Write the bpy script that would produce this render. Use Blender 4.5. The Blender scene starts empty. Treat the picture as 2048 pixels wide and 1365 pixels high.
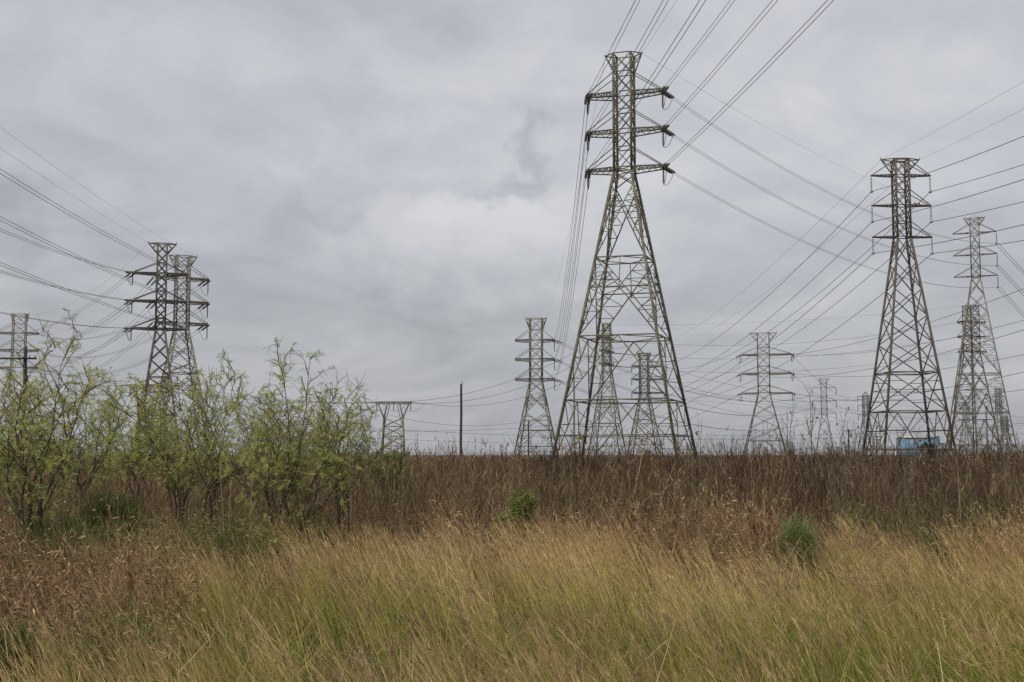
import bpy, math
import numpy as np
from mathutils import Vector
R = math.radians
sc = bpy.context.scene
col = sc.collection

# ------------------------------------------------------------------ camera
EYE = 2.2
TILT = R(5.2)
F = 2500.0                                   # focal length in pixels of the 2048 px wide photograph
cam = bpy.data.objects.new('camera', bpy.data.cameras.new('camera'))
cam.data.sensor_width = 36.0
cam.data.lens = F / 2048.0 * 36.0
cam.data.clip_start = 0.1
cam.data.clip_end = 20000
cam.location = (0, 0, EYE)
cam.rotation_euler = (R(90) + TILT, 0, 0)
col.objects.link(cam)
sc.camera = cam
# ------------------------------------------------------------------ exposure
sc.view_settings.view_transform = 'Standard'
sc.view_settings.look = 'None'
sc.view_settings.exposure = 0.62
sc.view_settings.gamma = 1.0
sc.cycles.use_denoising = False
sc.cycles.max_bounces = 6
sc.cycles.diffuse_bounces = 3
sc.cycles.transparent_max_bounces = 6
# ------------------------------------------------------------------ world: overcast sky
SUN_EL, SUN_AZ = R(46), R(222)               # azimuth measured clockwise from +Y
W = bpy.data.worlds.new('World')
sc.world = W
W.use_nodes = True
nt = W.node_tree
for n in list(nt.nodes): nt.nodes.remove(n)
def N(tree, typ, **kw):
    n = tree.nodes.new(typ)
    for k, v in kw.items(): setattr(n, k, v)
    return n
def L(tree, a, b): tree.links.new(a, b)
def math_node(tree, op, a, b=None, c=None):
    m = N(tree, 'ShaderNodeMath', operation=op)
    for i, v in enumerate((a, b, c)):
        if v is None: continue
        if isinstance(v, (int, float)): m.inputs[i].default_value = v
        else: L(tree, v, m.inputs[i])
    return m.outputs[0]
def ramp_node(tree, fac, stops):
    r = N(tree, 'ShaderNodeValToRGB')
    e = r.color_ramp.elements
    while len(e) > 1: e.remove(e[-1])
    e[0].position, e[0].color = stops[0][0], (*stops[0][1], 1)
    for p, c in stops[1:]:
        x = e.new(p); x.color = (*c, 1)
    L(tree, fac, r.inputs[0])
    return r.outputs[0]
out = N(nt, 'ShaderNodeOutputWorld')
bg = N(nt, 'ShaderNodeBackground'); bg.inputs['Strength'].default_value = 0.08
L(nt, bg.outputs[0], out.inputs[0])
sky = N(nt, 'ShaderNodeTexSky', sky_type='NISHITA', sun_disc=False)
sky.sun_elevation = SUN_EL; sky.sun_rotation = SUN_AZ
sky.air_density = 1.2; sky.dust_density = 3.0
tc = N(nt, 'ShaderNodeTexCoord')
nrm = N(nt, 'ShaderNodeVectorMath', operation='NORMALIZE'); L(nt, tc.outputs['Generated'], nrm.inputs[0])
sep = N(nt, 'ShaderNodeSeparateXYZ'); L(nt, nrm.outputs[0], sep.inputs[0])
den = math_node(nt, 'ADD', math_node(nt, 'MAXIMUM', sep.outputs[2], 0.0), 0.27)
comb = N(nt, 'ShaderNodeCombineXYZ')
L(nt, math_node(nt, 'DIVIDE', sep.outputs[0], den), comb.inputs[0])
L(nt, math_node(nt, 'DIVIDE', sep.outputs[1], den), comb.inputs[1])
def cloud_noise(scale, detail, rough, dist, off):
    mp = N(nt, 'ShaderNodeMapping'); mp.inputs['Location'].default_value = off
    L(nt, comb.outputs[0], mp.inputs[0])
    n = N(nt, 'ShaderNodeTexNoise'); n.inputs['Scale'].default_value = scale; n.inputs['Detail'].default_value = detail
    n.inputs['Roughness'].default_value = rough; n.inputs['Distortion'].default_value = dist
    L(nt, mp.outputs[0], n.inputs['Vector'])
    return n.outputs['Fac']
big = cloud_noise(1.1, 3, 0.5, 0.3, (2.3, 7.1, 0.0))
mid = cloud_noise(2.7, 9, 0.50, 1.3, (5.1, 1.7, 3.0))
fine = cloud_noise(9.0, 8, 0.58, 0.8, (0.4, 3.3, 8.0))
def direction(px, py):                       # unit direction of a pixel of the photograph: a place in the sky
    u, v = (px - 1024) / F, (682.5 - py) / F
    d = Vector((u, math.cos(TILT) - v * math.sin(TILT), math.sin(TILT) + v * math.cos(TILT)))
    return d.normalized()
warp = N(nt, 'ShaderNodeTexNoise'); warp.inputs['Scale'].default_value = 9.0; warp.inputs['Detail'].default_value = 5.0
warp.inputs['Roughness'].default_value = 0.6
L(nt, nrm.outputs[0], warp.inputs['Vector'])
wsub = N(nt, 'ShaderNodeVectorMath', operation='SUBTRACT'); L(nt, warp.outputs['Color'], wsub.inputs[0]); wsub.inputs[1].default_value = (.5, .5, .5)
wmul = N(nt, 'ShaderNodeVectorMath', operation='SCALE'); L(nt, wsub.outputs[0], wmul.inputs[0]); wmul.inputs['Scale'].default_value = 0.22
wdir = N(nt, 'ShaderNodeVectorMath', operation='ADD'); L(nt, nrm.outputs[0], wdir.inputs[0]); L(nt, wmul.outputs[0], wdir.inputs[1])
def cloud_patch(px, py, rx, rz, amount):     # one lighter or darker cloud mass
    c = direction(px, py)
    s = N(nt, 'ShaderNodeVectorMath', operation='SUBTRACT'); L(nt, wdir.outputs[0], s.inputs[0]); s.inputs[1].default_value = c
    m = N(nt, 'ShaderNodeVectorMath', operation='MULTIPLY'); L(nt, s.outputs[0], m.inputs[0])
    m.inputs[1].default_value = (1 / rx, 0.3 / rx, 1 / rz)
    ln = N(nt, 'ShaderNodeVectorMath', operation='LENGTH'); L(nt, m.outputs[0], ln.inputs[0])
    g = N(nt, 'ShaderNodeMapRange', interpolation_type='SMOOTHSTEP')
    g.inputs['From Min'].default_value = 1.0; g.inputs['From Max'].default_value = 0.0
    g.inputs['To Min'].default_value = 0.0; g.inputs['To Max'].default_value = amount
    L(nt, ln.outputs['Value'], g.inputs['Value'])
    return g.outputs[0]
v = math_node(nt, 'MULTIPLY', math_node(nt, 'SUBTRACT', big, 0.5), 0.46)
v = math_node(nt, 'ADD', v, math_node(nt, 'MULTIPLY', math_node(nt, 'SUBTRACT', mid, 0.5), 0.47))
v = math_node(nt, 'ADD', v, math_node(nt, 'MULTIPLY', math_node(nt, 'SUBTRACT', fine, 0.5), 0.13))
for a in ((860, 470, .26, .085, .15), (1250, 420, .20, .06, .10), (1300, 130, .30, .10, .08), (1720, 270, .22, .09, .16), (330, 120, .25, .09, .05),
          (1046, 318, .036, .020, -.22), (1012, 366, .058, .015, -.18), (890, 345, .10, .022, -.10), (500, 200, .25, .05, -.07), (600, 480, .11, .055, -.17), (700, 400, .10, .02, -.10),
          (40, 400, .08, .035, -.14), (760, 620, .26, .05, -.08), (1650, 560, .3, .05, .05), (860, 150, .16, .07, .08)):
    v = math_node(nt, 'ADD', v, cloud_patch(*a))
v = math_node(nt, 'ADD', v, 0.5)
cloud = ramp_node(nt, v, [(0.0, (2.20, 2.32, 2.52)), (0.30, (3.28, 3.42, 3.70)), (0.5, (4.25, 4.38, 4.66)), (0.72, (5.40, 5.46, 5.64)), (1.0, (7.0, 7.0, 7.1))])
# the layer is a little thinner and duller towards the horizon
hz = N(nt, 'ShaderNodeMapRange'); hz.inputs['From Min'].default_value = 0.0; hz.inputs['From Max'].default_value = 0.22
hz.inputs['To Min'].default_value = 0.80; hz.inputs['To Max'].default_value = 1.02
L(nt, sep.outputs[2], hz.inputs['Value'])
cl2 = N(nt, 'ShaderNodeVectorMath', operation='SCALE'); L(nt, cloud, cl2.inputs[0]); L(nt, hz.outputs[0], cl2.inputs['Scale'])
mixs = N(nt, 'ShaderNodeMix', data_type='RGBA'); mixs.inputs[0].default_value = 0.94
L(nt, sky.outputs[0], mixs.inputs[6]); L(nt, cl2.outputs[0], mixs.inputs[7])
L(nt, mixs.outputs[2], bg.inputs['Color'])
# ------------------------------------------------------------------ sun behind the cloud layer
sun = bpy.data.objects.new('sun', bpy.data.lights.new('sun', 'SUN'))
sun.data.energy = 1.5; sun.data.angle = R(14); sun.data.color = (1.0, 0.95, 0.87)
sun.rotation_euler = (math.pi / 2 - SUN_EL, 0, math.pi - SUN_AZ)
col.objects.link(sun)

# ------------------------------------------------------------------ helpers
def tag(o, label=None, cat=None, group=None, kind=None):
    for k, x in (('label', label), ('category', cat), ('group', group), ('kind', kind)):
        if x: o[k] = x
    return o
def empty(name, loc, rz=0.0):
    o = bpy.data.objects.new(name, None); col.objects.link(o)
    o.location = loc; o.rotation_euler = (0, 0, rz); o.empty_display_size = 0.3
    return o
def zat(py, Z):                              # height of the point seen at row py, Z metres ahead
    v = (682.5 - py) / F
    return EYE + Z * (math.sin(TILT) + v * math.cos(TILT)) / (math.cos(TILT) - v * math.sin(TILT))
def at(px, py, Z):
    u, v = (px - 1024) / F, (682.5 - py) / F
    return np.array([Z * u / (math.cos(TILT) - v * math.sin(TILT)), Z, zat(py, Z)])
def mesh_from(name, V, Q=None, T=None, colr=None, mat=None, parent=None, smooth=False):
    me = bpy.data.meshes.new(name)
    V = np.asarray(V, np.float32).reshape(-1, 3)
    q = np.asarray(Q if Q is not None and len(Q) else np.zeros((0, 4)), np.int32).reshape(-1, 4)
    t = np.asarray(T if T is not None and len(T) else np.zeros((0, 3)), np.int32).reshape(-1, 3)
    me.vertices.add(len(V)); me.vertices.foreach_set('co', V.ravel())
    idx = np.concatenate([q.ravel(), t.ravel()])
    start = np.concatenate([np.arange(len(q)) * 4, len(q) * 4 + np.arange(len(t)) * 3])
    me.loops.add(len(idx)); me.loops.foreach_set('vertex_index', idx.astype(np.int32))
    me.polygons.add(len(start)); me.polygons.foreach_set('loop_start', start.astype(np.int32))
    if smooth: me.polygons.foreach_set('use_smooth', np.ones(len(start), bool))
    if colr is not None:
        a = me.attributes.new('col', 'FLOAT_COLOR', 'POINT')
        c4 = np.ones((len(V), 4), np.float32); c4[:, :3] = colr
        a.data.foreach_set('color', c4.ravel())
    me.update(calc_edges=True)
    me.validate()
    o = bpy.data.objects.new(name, me); col.objects.link(o)
    if mat: me.materials.append(mat)
    if parent: o.parent = parent
    return o
class MB:                                    # collects beams, tubes, boxes, rings into one mesh
    def __init__(s): s.V, s.Q, s.T, s.n, s.b = [], [], [], 0, []
    def add(s, V, Q=None, T=None):
        V = np.asarray(V, float)
        if Q is not None and len(Q): s.Q.append(np.asarray(Q) + s.n)
        if T is not None and len(T): s.T.append(np.asarray(T) + s.n)
        s.V.append(V); s.n += len(V)
    def beam(s, p, q, w): s.b.append((*p, *q, w)); return s
    def flush(s):
        if not s.b: return
        A = np.array(s.b, float); s.b = []
        p, q, w = A[:, :3], A[:, 3:6], A[:, 6:7] / 2
        d = q - p; d /= np.maximum(np.linalg.norm(d, axis=1, keepdims=True), 1e-6)
        ref = np.where(np.abs(d[:, 2:3]) > .9, np.array([[1., 0, 0]]), np.array([[0, 0, 1.]]))
        a = np.cross(d, ref); a /= np.linalg.norm(a, axis=1, keepdims=True)
        b = np.cross(d, a)
        V = np.stack([p - a*w - b*w, p + a*w - b*w, p + a*w + b*w, p - a*w + b*w,
                      q - a*w - b*w, q + a*w - b*w, q + a*w + b*w, q - a*w + b*w], 1).reshape(-1, 3)
        f = np.array([[0, 1, 5, 4], [1, 2, 6, 5], [2, 3, 7, 6], [3, 0, 4, 7], [3, 2, 1, 0], [4, 5, 6, 7]])
        Q = (f[None] + 8 * np.arange(len(A))[:, None, None]).reshape(-1, 4)
        s.add(V, Q)
    def box(s, c, size, rz=0.0):
        x, y, z = np.array(size) / 2
        V = np.array([[-x,-y,-z],[x,-y,-z],[x,y,-z],[-x,y,-z],[-x,-y,z],[x,-y,z],[x,y,z],[-x,y,z]])
        c_, s_ = math.cos(rz), math.sin(rz)
        V = V @ np.array([[c_, s_, 0], [-s_, c_, 0], [0, 0, 1]]) + np.array(c)
        s.add(V, [[0,1,5,4],[1,2,6,5],[2,3,7,6],[3,0,4,7],[3,2,1,0],[4,5,6,7]])
    def tube(s, P, r, n=5, cap=True):
        P = np.asarray(P, float); m = len(P)
        r = np.broadcast_to(np.asarray(r, float), (m,))
        d = np.gradient(P, axis=0); d /= np.maximum(np.linalg.norm(d, axis=1, keepdims=True), 1e-9)
        mean = P[-1] - P[0]
        ref = np.array([0, 0, 1.]) if abs(mean[2]) < .8 * np.linalg.norm(mean) + 1e-9 else np.array([1., 0, 0])
        a = np.cross(d, ref); a /= np.maximum(np.linalg.norm(a, axis=1, keepdims=True), 1e-9)
        b = np.cross(d, a)
        th = np.arange(n) / n * 2 * math.pi
        V = P[:, None] + r[:, None, None] * (a[:, None] * np.cos(th)[None, :, None] + b[:, None] * np.sin(th)[None, :, None])
        i = np.arange(m - 1)[:, None] * n; j = np.arange(n)[None]; k = (np.arange(n) + 1)[None] % n
        Q = np.stack([i + j, i + k, i + n + k, i + n + j], -1).reshape(-1, 4)
        T = []
        if cap and n > 2:
            T = [[0, k_ + 1, k_] for k_ in range(1, n - 1)] + [[(m-1)*n, (m-1)*n + k_, (m-1)*n + k_ + 1] for k_ in range(1, n - 1)]
        s.add(V.reshape(-1, 3), Q, T)
    def build(s, name, mat, parent=None, smooth=False):
        s.flush()
        if not s.V: return None
        return mesh_from(name, np.concatenate(s.V), np.concatenate(s.Q) if s.Q else None,
                         np.concatenate(s.T) if s.T else None, None, mat, parent, smooth)

# ------------------------------------------------------------------ materials
def material(name, rough=0.8, metal=0.0):
    m = bpy.data.materials.new(name); m.use_nodes = True
    t = m.node_tree; b = t.nodes['Principled BSDF']
    b.inputs['Roughness'].default_value = rough; b.inputs['Metallic'].default_value = metal
    b.inputs['Specular IOR Level'].default_value = 0.25
    return m, t, b
def steel(name, c0, c1, c2, scale=1.2, lo=.36, hi=.66):   # weathered steel: zinc grey, lichen or rust patches
    m, t, b = material(name, 0.75)
    g = N(t, 'ShaderNodeTexCoord')
    n1 = N(t, 'ShaderNodeTexNoise'); n1.inputs['Scale'].default_value = scale; n1.inputs['Detail'].default_value = 5
    n1.inputs['Roughness'].default_value = .65
    L(t, g.outputs['Object'], n1.inputs['Vector'])
    L(t, ramp_node(t, n1.outputs['Fac'], [(lo, c0), ((lo + hi) / 2, c1), (hi, c2)]), b.inputs['Base Color'])
    return m
def plain(name, c, rough=.7, var=.25, scale=3.0, coord='Object'):
    m, t, b = material(name, rough)
    g = N(t, 'ShaderNodeTexCoord')
    n1 = N(t, 'ShaderNodeTexNoise'); n1.inputs['Scale'].default_value = scale; n1.inputs['Detail'].default_value = 4
    L(t, g.outputs[coord], n1.inputs['Vector'])
    c = np.array(c)
    L(t, ramp_node(t, n1.outputs['Fac'], [(.3, tuple(c * (1 - var))), (.7, tuple(c * (1 + var)))]), b.inputs['Base Color'])
    return m
def plant(name, trans=0.25, rough=0.7, noise=0.25, scale=1.2):  # per-stalk colour, leaf translucency, patchy variation
    m, t, b = material(name, rough)
    b.inputs['Specular IOR Level'].default_value = 0.12
    at_ = N(t, 'ShaderNodeAttribute', attribute_name='col')
    g = N(t, 'ShaderNodeTexCoord')
    n1 = N(t, 'ShaderNodeTexNoise'); n1.inputs['Scale'].default_value = scale; n1.inputs['Detail'].default_value = 3
    L(t, g.outputs['Object'], n1.inputs['Vector'])
    mr = N(t, 'ShaderNodeMapRange'); mr.inputs['From Min'].default_value = .3; mr.inputs['From Max'].default_value = .7
    mr.inputs['To Min'].default_value = 1 - noise; mr.inputs['To Max'].default_value = 1 + noise
    L(t, n1.outputs['Fac'], mr.inputs['Value'])
    sclr = N(t, 'ShaderNodeVectorMath', operation='SCALE'); L(t, at_.outputs['Color'], sclr.inputs[0]); L(t, mr.outputs[0], sclr.inputs['Scale'])
    L(t, sclr.outputs[0], b.inputs['Base Color'])
    if trans > 0:
        tr = N(t, 'ShaderNodeBsdfTranslucent'); L(t, sclr.outputs[0], tr.inputs['Color'])
        mx = N(t, 'ShaderNodeMixShader'); mx.inputs[0].default_value = trans
        L(t, b.outputs[0], mx.inputs[1]); L(t, tr.outputs[0], mx.inputs[2])
        L(t, mx.outputs[0], t.nodes['Material Output'].inputs['Surface'])
    return m
M_OLIVE = steel('lichened_steel', (.080, .075, .060), (.145, .132, .092), (.235, .205, .12))
M_DARK = steel('dark_steel', (.060, .056, .048), (.105, .095, .074), (.16, .14, .10))
M_TAN = steel('pale_steel', (.115, .102, .078), (.195, .172, .122), (.26, .228, .16))
M_RUST = steel('rusty_steel', (.080, .072, .062), (.120, .095, .072), (.15, .092, .058), 2.0)
M_GREYST = steel('grey_steel', (.12, .125, .125), (.17, .172, .165), (.22, .215, .20))
M_INS = plain('grey_porcelain', (.27, .29, .28), .4, .2)
M_INSD = plain('brown_porcelain', (.045, .030, .028), .3, .25)
M_WIRE = plain('aluminium_wire', (.075, .075, .078), .6, .15, .05)
M_WIREF = plain('weathered_wire', (.15, .155, .165), .7, .15, .05)
M_JUMP = plain('jumper_cable', (.05, .05, .052), .5, .1)
M_WOOD = plain('creosoted_wood', (.055, .045, .036), .9, .35, 2.5)
M_YEL = plain('yellow_sign_paint', (.30, .24, .075), .6, .15)
M_RED = plain('red_sign_paint', (.42, .12, .09), .6, .15)
M_WHITE = plain('white_paint', (.55, .55, .54), .6, .1)
M_BLUE = plain('blue_sheet_metal', (.15, .285, .39), .55, .12, .25)
M_BLUED = plain('blue_trim', (.10, .22, .32), .55, .12, .3)
M_CREAM = plain('cream_roof', (.50, .45, .34), .7, .1)
M_REFIN = plain('hazed_refinery_steel', (.22, .24, .28), .7, .25, .12)  # distance haze painted into the base colour: columns paled to grey-blue
M_GRASS = plant('grass_blades', .14, .75, .22, .8)
M_WEED = plant('dead_weeds', .12, .85, .30, .5)
M_LEAF = plant('feathery_leaves', .50, .6, .25, 1.0)
M_BARK = plain('shrub_bark', (.065, .048, .036), .9, .4, 8.0)
M_TWIG = plain('grey_bark', (.155, .125, .080), .9, .3, 6.0)

# ------------------------------------------------------------------ ground
rng = np.random.default_rng(11)
def vnoise(x, y, scale, seed):
    r = np.random.default_rng(seed); g = r.random((256, 256))
    x = np.asarray(x, float) / scale + 1000.; y = np.asarray(y, float) / scale + 1000.
    xi, yi = np.floor(x).astype(int), np.floor(y).astype(int)
    fx, fy = x - xi, y - yi; fx = fx*fx*(3-2*fx); fy = fy*fy*(3-2*fy)
    a, b, c, d = (g[(xi+i) % 256, (yi+j) % 256] for i, j in ((0,0),(1,0),(0,1),(1,1)))
    return (a*(1-fx)+b*fx)*(1-fy) + (c*(1-fx)+d*fx)*fy
def ground_z(x, y):
    x, y = np.asarray(x, float), np.asarray(y, float)
    near = np.clip(1 - (y - 24) / 10, 0, 1)
    return near * ((vnoise(x, y, 5.0, 3) - .5) * .30 + .34 * np.exp(-((x - .4) / 4.5)**2 - ((y - 21.5) / 5)**2))
ys = np.concatenate([np.linspace(-60, 2, 16), np.arange(3, 50, 1.0), np.geomspace(52, 9000, 44)])
xs_ = np.concatenate([-np.geomspace(9000, 52, 36), np.arange(-50, 51, 1.0), np.geomspace(52, 9000, 36)])
gx, gy = np.meshgrid(xs_, ys)
gv = np.stack([gx, gy, ground_z(gx, gy)], -1).reshape(-1, 3)
nx_, ny_ = len(xs_), len(ys)
ii = (np.arange(ny_ - 1)[:, None] * nx_ + np.arange(nx_ - 1)[None]).ravel()
m, t, b = material('soil', .95)
g = N(t, 'ShaderNodeTexCoord')
n1 = N(t, 'ShaderNodeTexNoise'); n1.inputs['Scale'].default_value = .35; n1.inputs['Detail'].default_value = 8; n1.inputs['Roughness'].default_value = .7
L(t, g.outputs['Object'], n1.inputs['Vector'])
L(t, ramp_node(t, n1.outputs['Fac'], [(.3, (.050, .036, .020)), (.5, (.095, .066, .038)), (.7, (.15, .108, .062))]), b.inputs['Base Color'])
gr = mesh_from('ground', gv, np.stack([ii, ii + 1, ii + nx_ + 1, ii + nx_], 1), None, None, m, None, True)
tag(gr, 'flat brown soil of the overgrown field', 'ground', kind='structure')

# ------------------------------------------------------------------ grasses and weeds
def ribbons(P, H, az, lean0, lean1, w, nseg, c_lo, c_hi, power=1.0, taper=.75, face=None):
    """N curved upright ribbons: base points P, heights H, lean azimuth az, lean at root and added lean at tip. Returns V, Q, colours, tip points, tip directions, sampler"""
    n = len(P); tt = np.linspace(0, 1, nseg + 1)
    V = np.zeros((n, nseg + 1, 3)); V[:, 0] = P
    hx, hy = np.cos(az), np.sin(az)
    D = None
    for k in range(nseg):
        th = lean0 + lean1 * ((k + .5) / nseg)
        D = np.stack([hx * np.sin(th), hy * np.sin(th), np.cos(th)], 1)
        V[:, k + 1] = V[:, k] + D * (H / nseg)[:, None]
    f = rng.random(n) * math.pi if face is None else face
    S = np.stack([np.cos(f), np.sin(f), np.zeros(n)], 1)
    wid = w[:, None] * (1 - taper * tt[None]) * .5
    A = V - S[:, None] * wid[..., None]; B = V + S[:, None] * wid[..., None]
    VV = np.stack([A, B], 2).reshape(n, -1, 3)
    q = np.array([[2*k, 2*k+1, 2*k+3, 2*k+2] for k in range(nseg)])
    Q = (q[None] + (np.arange(n) * 2 * (nseg + 1))[:, None, None]).reshape(-1, 4)
    mixf = (tt ** power)[None, :, None]
    C = c_lo[:, None] * (1 - mixf) + c_hi[:, None] * mixf
    C = np.repeat(C, 2, axis=1).reshape(-1, 3)
    return VV.reshape(-1, 3), Q, C, V, D
class Veg:
    def __init__(s): s.V, s.Q, s.T, s.C, s.n = [], [], [], [], 0
    def add(s, V, Q, C, T=None):
        if Q is not None: s.Q.append(Q + s.n)
        if T is not None: s.T.append(T + s.n)
        s.V.append(V); s.C.append(C); s.n += len(V)
    def build(s, name, mat, parent=None):
        return mesh_from(name, np.concatenate(s.V), np.concatenate(s.Q) if s.Q else None, np.concatenate(s.T) if s.T else None,
                         np.concatenate(s.C), mat, parent)
def slivers(veg, P, D, ln, w, C, face=None):  # N thin pointed triangles from P along D
    n = len(P)
    S = rng.normal(size=(n, 3)); S -= (S * D).sum(1, keepdims=True) * D
    S /= np.maximum(np.linalg.norm(S, axis=1, keepdims=True), 1e-6)
    a = P - S * (w / 2)[:, None]; b = P + S * (w / 2)[:, None]; c = P + D * ln[:, None]
    V = np.stack([a, b, c], 1).reshape(-1, 3)
    veg.add(V, None, np.repeat(C, 3, 0), np.arange(3 * n).reshape(-1, 3))
def diamonds(veg, P, D, Nn, ln, w, C, tipc=None):   # leaflets: quads from P along D, Nn a side direction
    n = len(P)
    mid = P + D * (ln * .45)[:, None]
    V = np.stack([P, mid + Nn * (w / 2)[:, None], P + D * ln[:, None], mid - Nn * (w / 2)[:, None]], 1).reshape(-1, 3)
    veg.add(V, np.arange(4 * n).reshape(-1, 4), np.repeat(C, 4, 0))
def unit(a): return a / np.maximum(np.linalg.norm(a, axis=-1, keepdims=True), 1e-9)
def scatter(y0, y1, dens, side=.50, xlo=None, xhi=None):   # random ground points in the view's wedge
    n = int((side * 2) * (y1**2 - y0**2) / 2 * dens)
    y = np.sqrt(rng.random(n) * (y1**2 - y0**2) + y0**2)
    x = (rng.random(n) * 2 - 1) * (side * y + .6)
    return x, y
def edge_x(y):                               # left limit of the tall grass
    return -4.15 + (vnoise(y, y * 0 + 5, 2.2, 21) - .5) * 1.3
def back_y(x):                               # far limit of the tall grass
    return 22.4 - 4.6 * np.exp(-((x - 3.3) / 1.3)**2) - 2.2 * np.exp(-((x - 7.2) / .9)**2) - .010 * (x - 1)**2 * (x > 1) + (vnoise(x, x * 0 + 9, 1.8, 22) - .5) * 3.6 + (vnoise(x, x * 0 + 2, .6, 24) - .5) * 2.4
PAL_G = np.array([(.125, .195, .020), (.245, .275, .038), (.420, .360, .085), (.650, .485, .220), (.360, .220, .125)])
def mixpal(pal, t):
    t = np.clip(t, 0, .999) * (len(pal) - 1); i = t.astype(int); f = (t - i)[:, None]
    return pal[i] * (1 - f) + pal[i + 1] * f

grass = Veg()
def grass_zone(y0, y1, dens, wscale, nseg, per=46):
    # bunch grass: every tussock has its own height, dryness and spread
    tx, ty = scatter(y0, y1, dens / per)
    inside = np.clip((tx - edge_x(ty)) / .8 + .5, 0, 1) * np.clip((back_y(tx) - ty) / 2.6 + .5, .0, 1)
    clump = vnoise(tx, ty, 1.3, 5) * .55 + vnoise(tx, ty, .55, 6) * .45
    keep = rng.random(len(tx)) < inside * np.clip(.25 + 2.6 * (clump - .30), .22, 1)
    tx, ty, clump = tx[keep], ty[keep], clump[keep]; nt_ = len(tx)
    tH = (.52 + .62 * clump) * rng.uniform(.72, 1.22, nt_)
    tT = rng.normal(0, .17, nt_); tR = rng.uniform(.05, .17, nt_); tS = rng.uniform(.25, .8, nt_)
    i = np.repeat(np.arange(nt_), rng.integers(int(per * .6), int(per * 1.4), nt_)); n = len(i)
    ang = rng.random(n) * 6.283; rad = np.sqrt(rng.random(n)) * tR[i]
    x, y = tx[i] + rad * np.cos(ang), ty[i] + rad * np.sin(ang)
    z = ground_z(x, y)
    patch = vnoise(x, y, 3.6, 7) * .6 + vnoise(x * .6, y, 1.3, 8) * .4        # greener and drier patches
    far = np.clip((y - 12) / 9, 0, 1)
    edge = np.clip(1 - (x - edge_x(y)) / 2.5, 0, 1)
    purple = np.clip((vnoise(x, y, 2.0, 9) * .55 + vnoise(x, y, .7, 12) * .25 + (tT[i] + .3) * .35 - .38 + .16 * np.clip((7.2 - y) / 2.5, 0, 1)) * 5, 0, 1)
    wd = math.pi + .22 + (vnoise(x, y, 3.0, 10) - .5) * 1.1
    wx, wy = np.cos(wd) + np.cos(ang) * tS[i] + rng.normal(0, .25, n), np.sin(wd) + np.sin(ang) * tS[i] + rng.normal(0, .25, n)
    wind = np.arctan2(wy, wx)                # leaning with the wind and out of the tussock
    P = np.stack([x, y, z], 1)
    hgt = tH[i]
    # leaves
    m_ = rng.random(n) < np.clip(.74 - .22 * far, 0, 1)
    H = (hgt * rng.uniform(.55, .95, n))[m_]; k = len(H)
    tint = np.clip(.26 + .80 * (patch - .5) + .42 * far + rng.normal(0, .15, n) + tT[i] + .16 * edge, 0, 1)
    V, Q, C, _, _ = ribbons(P[m_], H, np.where(rng.random(k) < .72, wind[m_], rng.random(k) * 6.28), rng.uniform(.02, .32, k), np.where(rng.random(k) < .14, rng.uniform(1.2, 2.6, k), rng.uniform(.15, 1.0, k)),
                            rng.uniform(.004, .008, k) * np.exp(rng.normal(0, .32, k)) * wscale, nseg, mixpal(PAL_G, tint[m_] * .62), mixpal(PAL_G, tint[m_] * .62 + .22), 1.2, .9)
    ps = np.repeat(rng.random(k) < .10 + .10 * edge[m_], 2 * (nseg + 1))
    C[ps] = C[ps] * .35 + np.array([.66, .54, .27]) * .75
    grass.add(V, Q, C)
    # flowering stalks
    s_ = ~m_
    k = int(s_.sum()); H = (hgt * rng.uniform(.92, 1.18, n))[s_]
    lo = mixpal(PAL_G, np.clip(tint[s_] + .10, 0, .8)); hi = mixpal(PAL_G, np.clip(.62 + .22 * rng.random(k), 0, .80)) * rng.uniform(.8, 1.25, k)[:, None]
    V, Q, C, cen, D = ribbons(P[s_], H, wind[s_], rng.uniform(.10, .40, k), rng.uniform(.15, .65, k), rng.uniform(.0030, .0048, k) * wscale, nseg, lo, hi, .8, .6)
    grass.add(V, Q, C)
    # seed heads: short side sprays near the top of most stalks
    hd = rng.random(k) < .45 + .4 * far[s_]
    cen, D, pu = cen[hd], D[hd], purple[s_][hd]
    far_h = far[s_][hd]
    base_c = (np.array([[.62, .435, .235]]) * (1 - pu[:, None]) + np.array([[.285, .155, .125]]) * pu[:, None])
    nb = 7 if y0 < 12 else 5
    for j in range(nb):
        f = rng.random(len(cen)) * .9 + .05
        Pj = cen[:, -2] * (1 - f)[:, None] + cen[:, -1] * f[:, None]
        Dj = unit(D + rng.normal(0, .20, (len(cen), 3)))
        slivers(grass, Pj, Dj, rng.uniform(.04, .12, len(cen)), rng.uniform(.0028, .0060, len(cen)) * wscale, base_c * rng.uniform(.7, 1.3, len(cen))[:, None])
grass_zone(3.4, 8.5, 950, 1.15, 4, 60)
grass_zone(8.5, 14, 640, 1.4, 3, 52)
grass_zone(14, 27, 360, 1.7, 3, 40)
def litter(y0, y1, dens):                    # fallen straw and short new blades between the tussocks
    x, y = scatter(y0, y1, dens); k_ = (x > edge_x(y) - .6) & (y < back_y(x) + 1); x, y = x[k_], y[k_]; n = len(x)
    P = np.stack([x, y, ground_z(x, y) + .01], 1); flat = rng.random(n) < .55
    c = np.where(flat[:, None], np.array([.36, .27, .16]) * rng.uniform(.4, 1.3, n)[:, None], np.array([.16, .20, .04]) * rng.uniform(.6, 1.4, n)[:, None])
    V, Q, C, _, _ = ribbons(P, np.where(flat, rng.uniform(.15, .4, n), rng.uniform(.12, .40, n)), rng.random(n) * 6.28, np.where(flat, rng.uniform(.9, 1.45, n), rng.uniform(0, .5, n)),
                            rng.uniform(.0, .5, n), rng.uniform(.004, .008, n) * (1 if y1 < 10 else 1.4), 3, c, c * 1.1, 1, .8)
    grass.add(V, Q, C)
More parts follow.
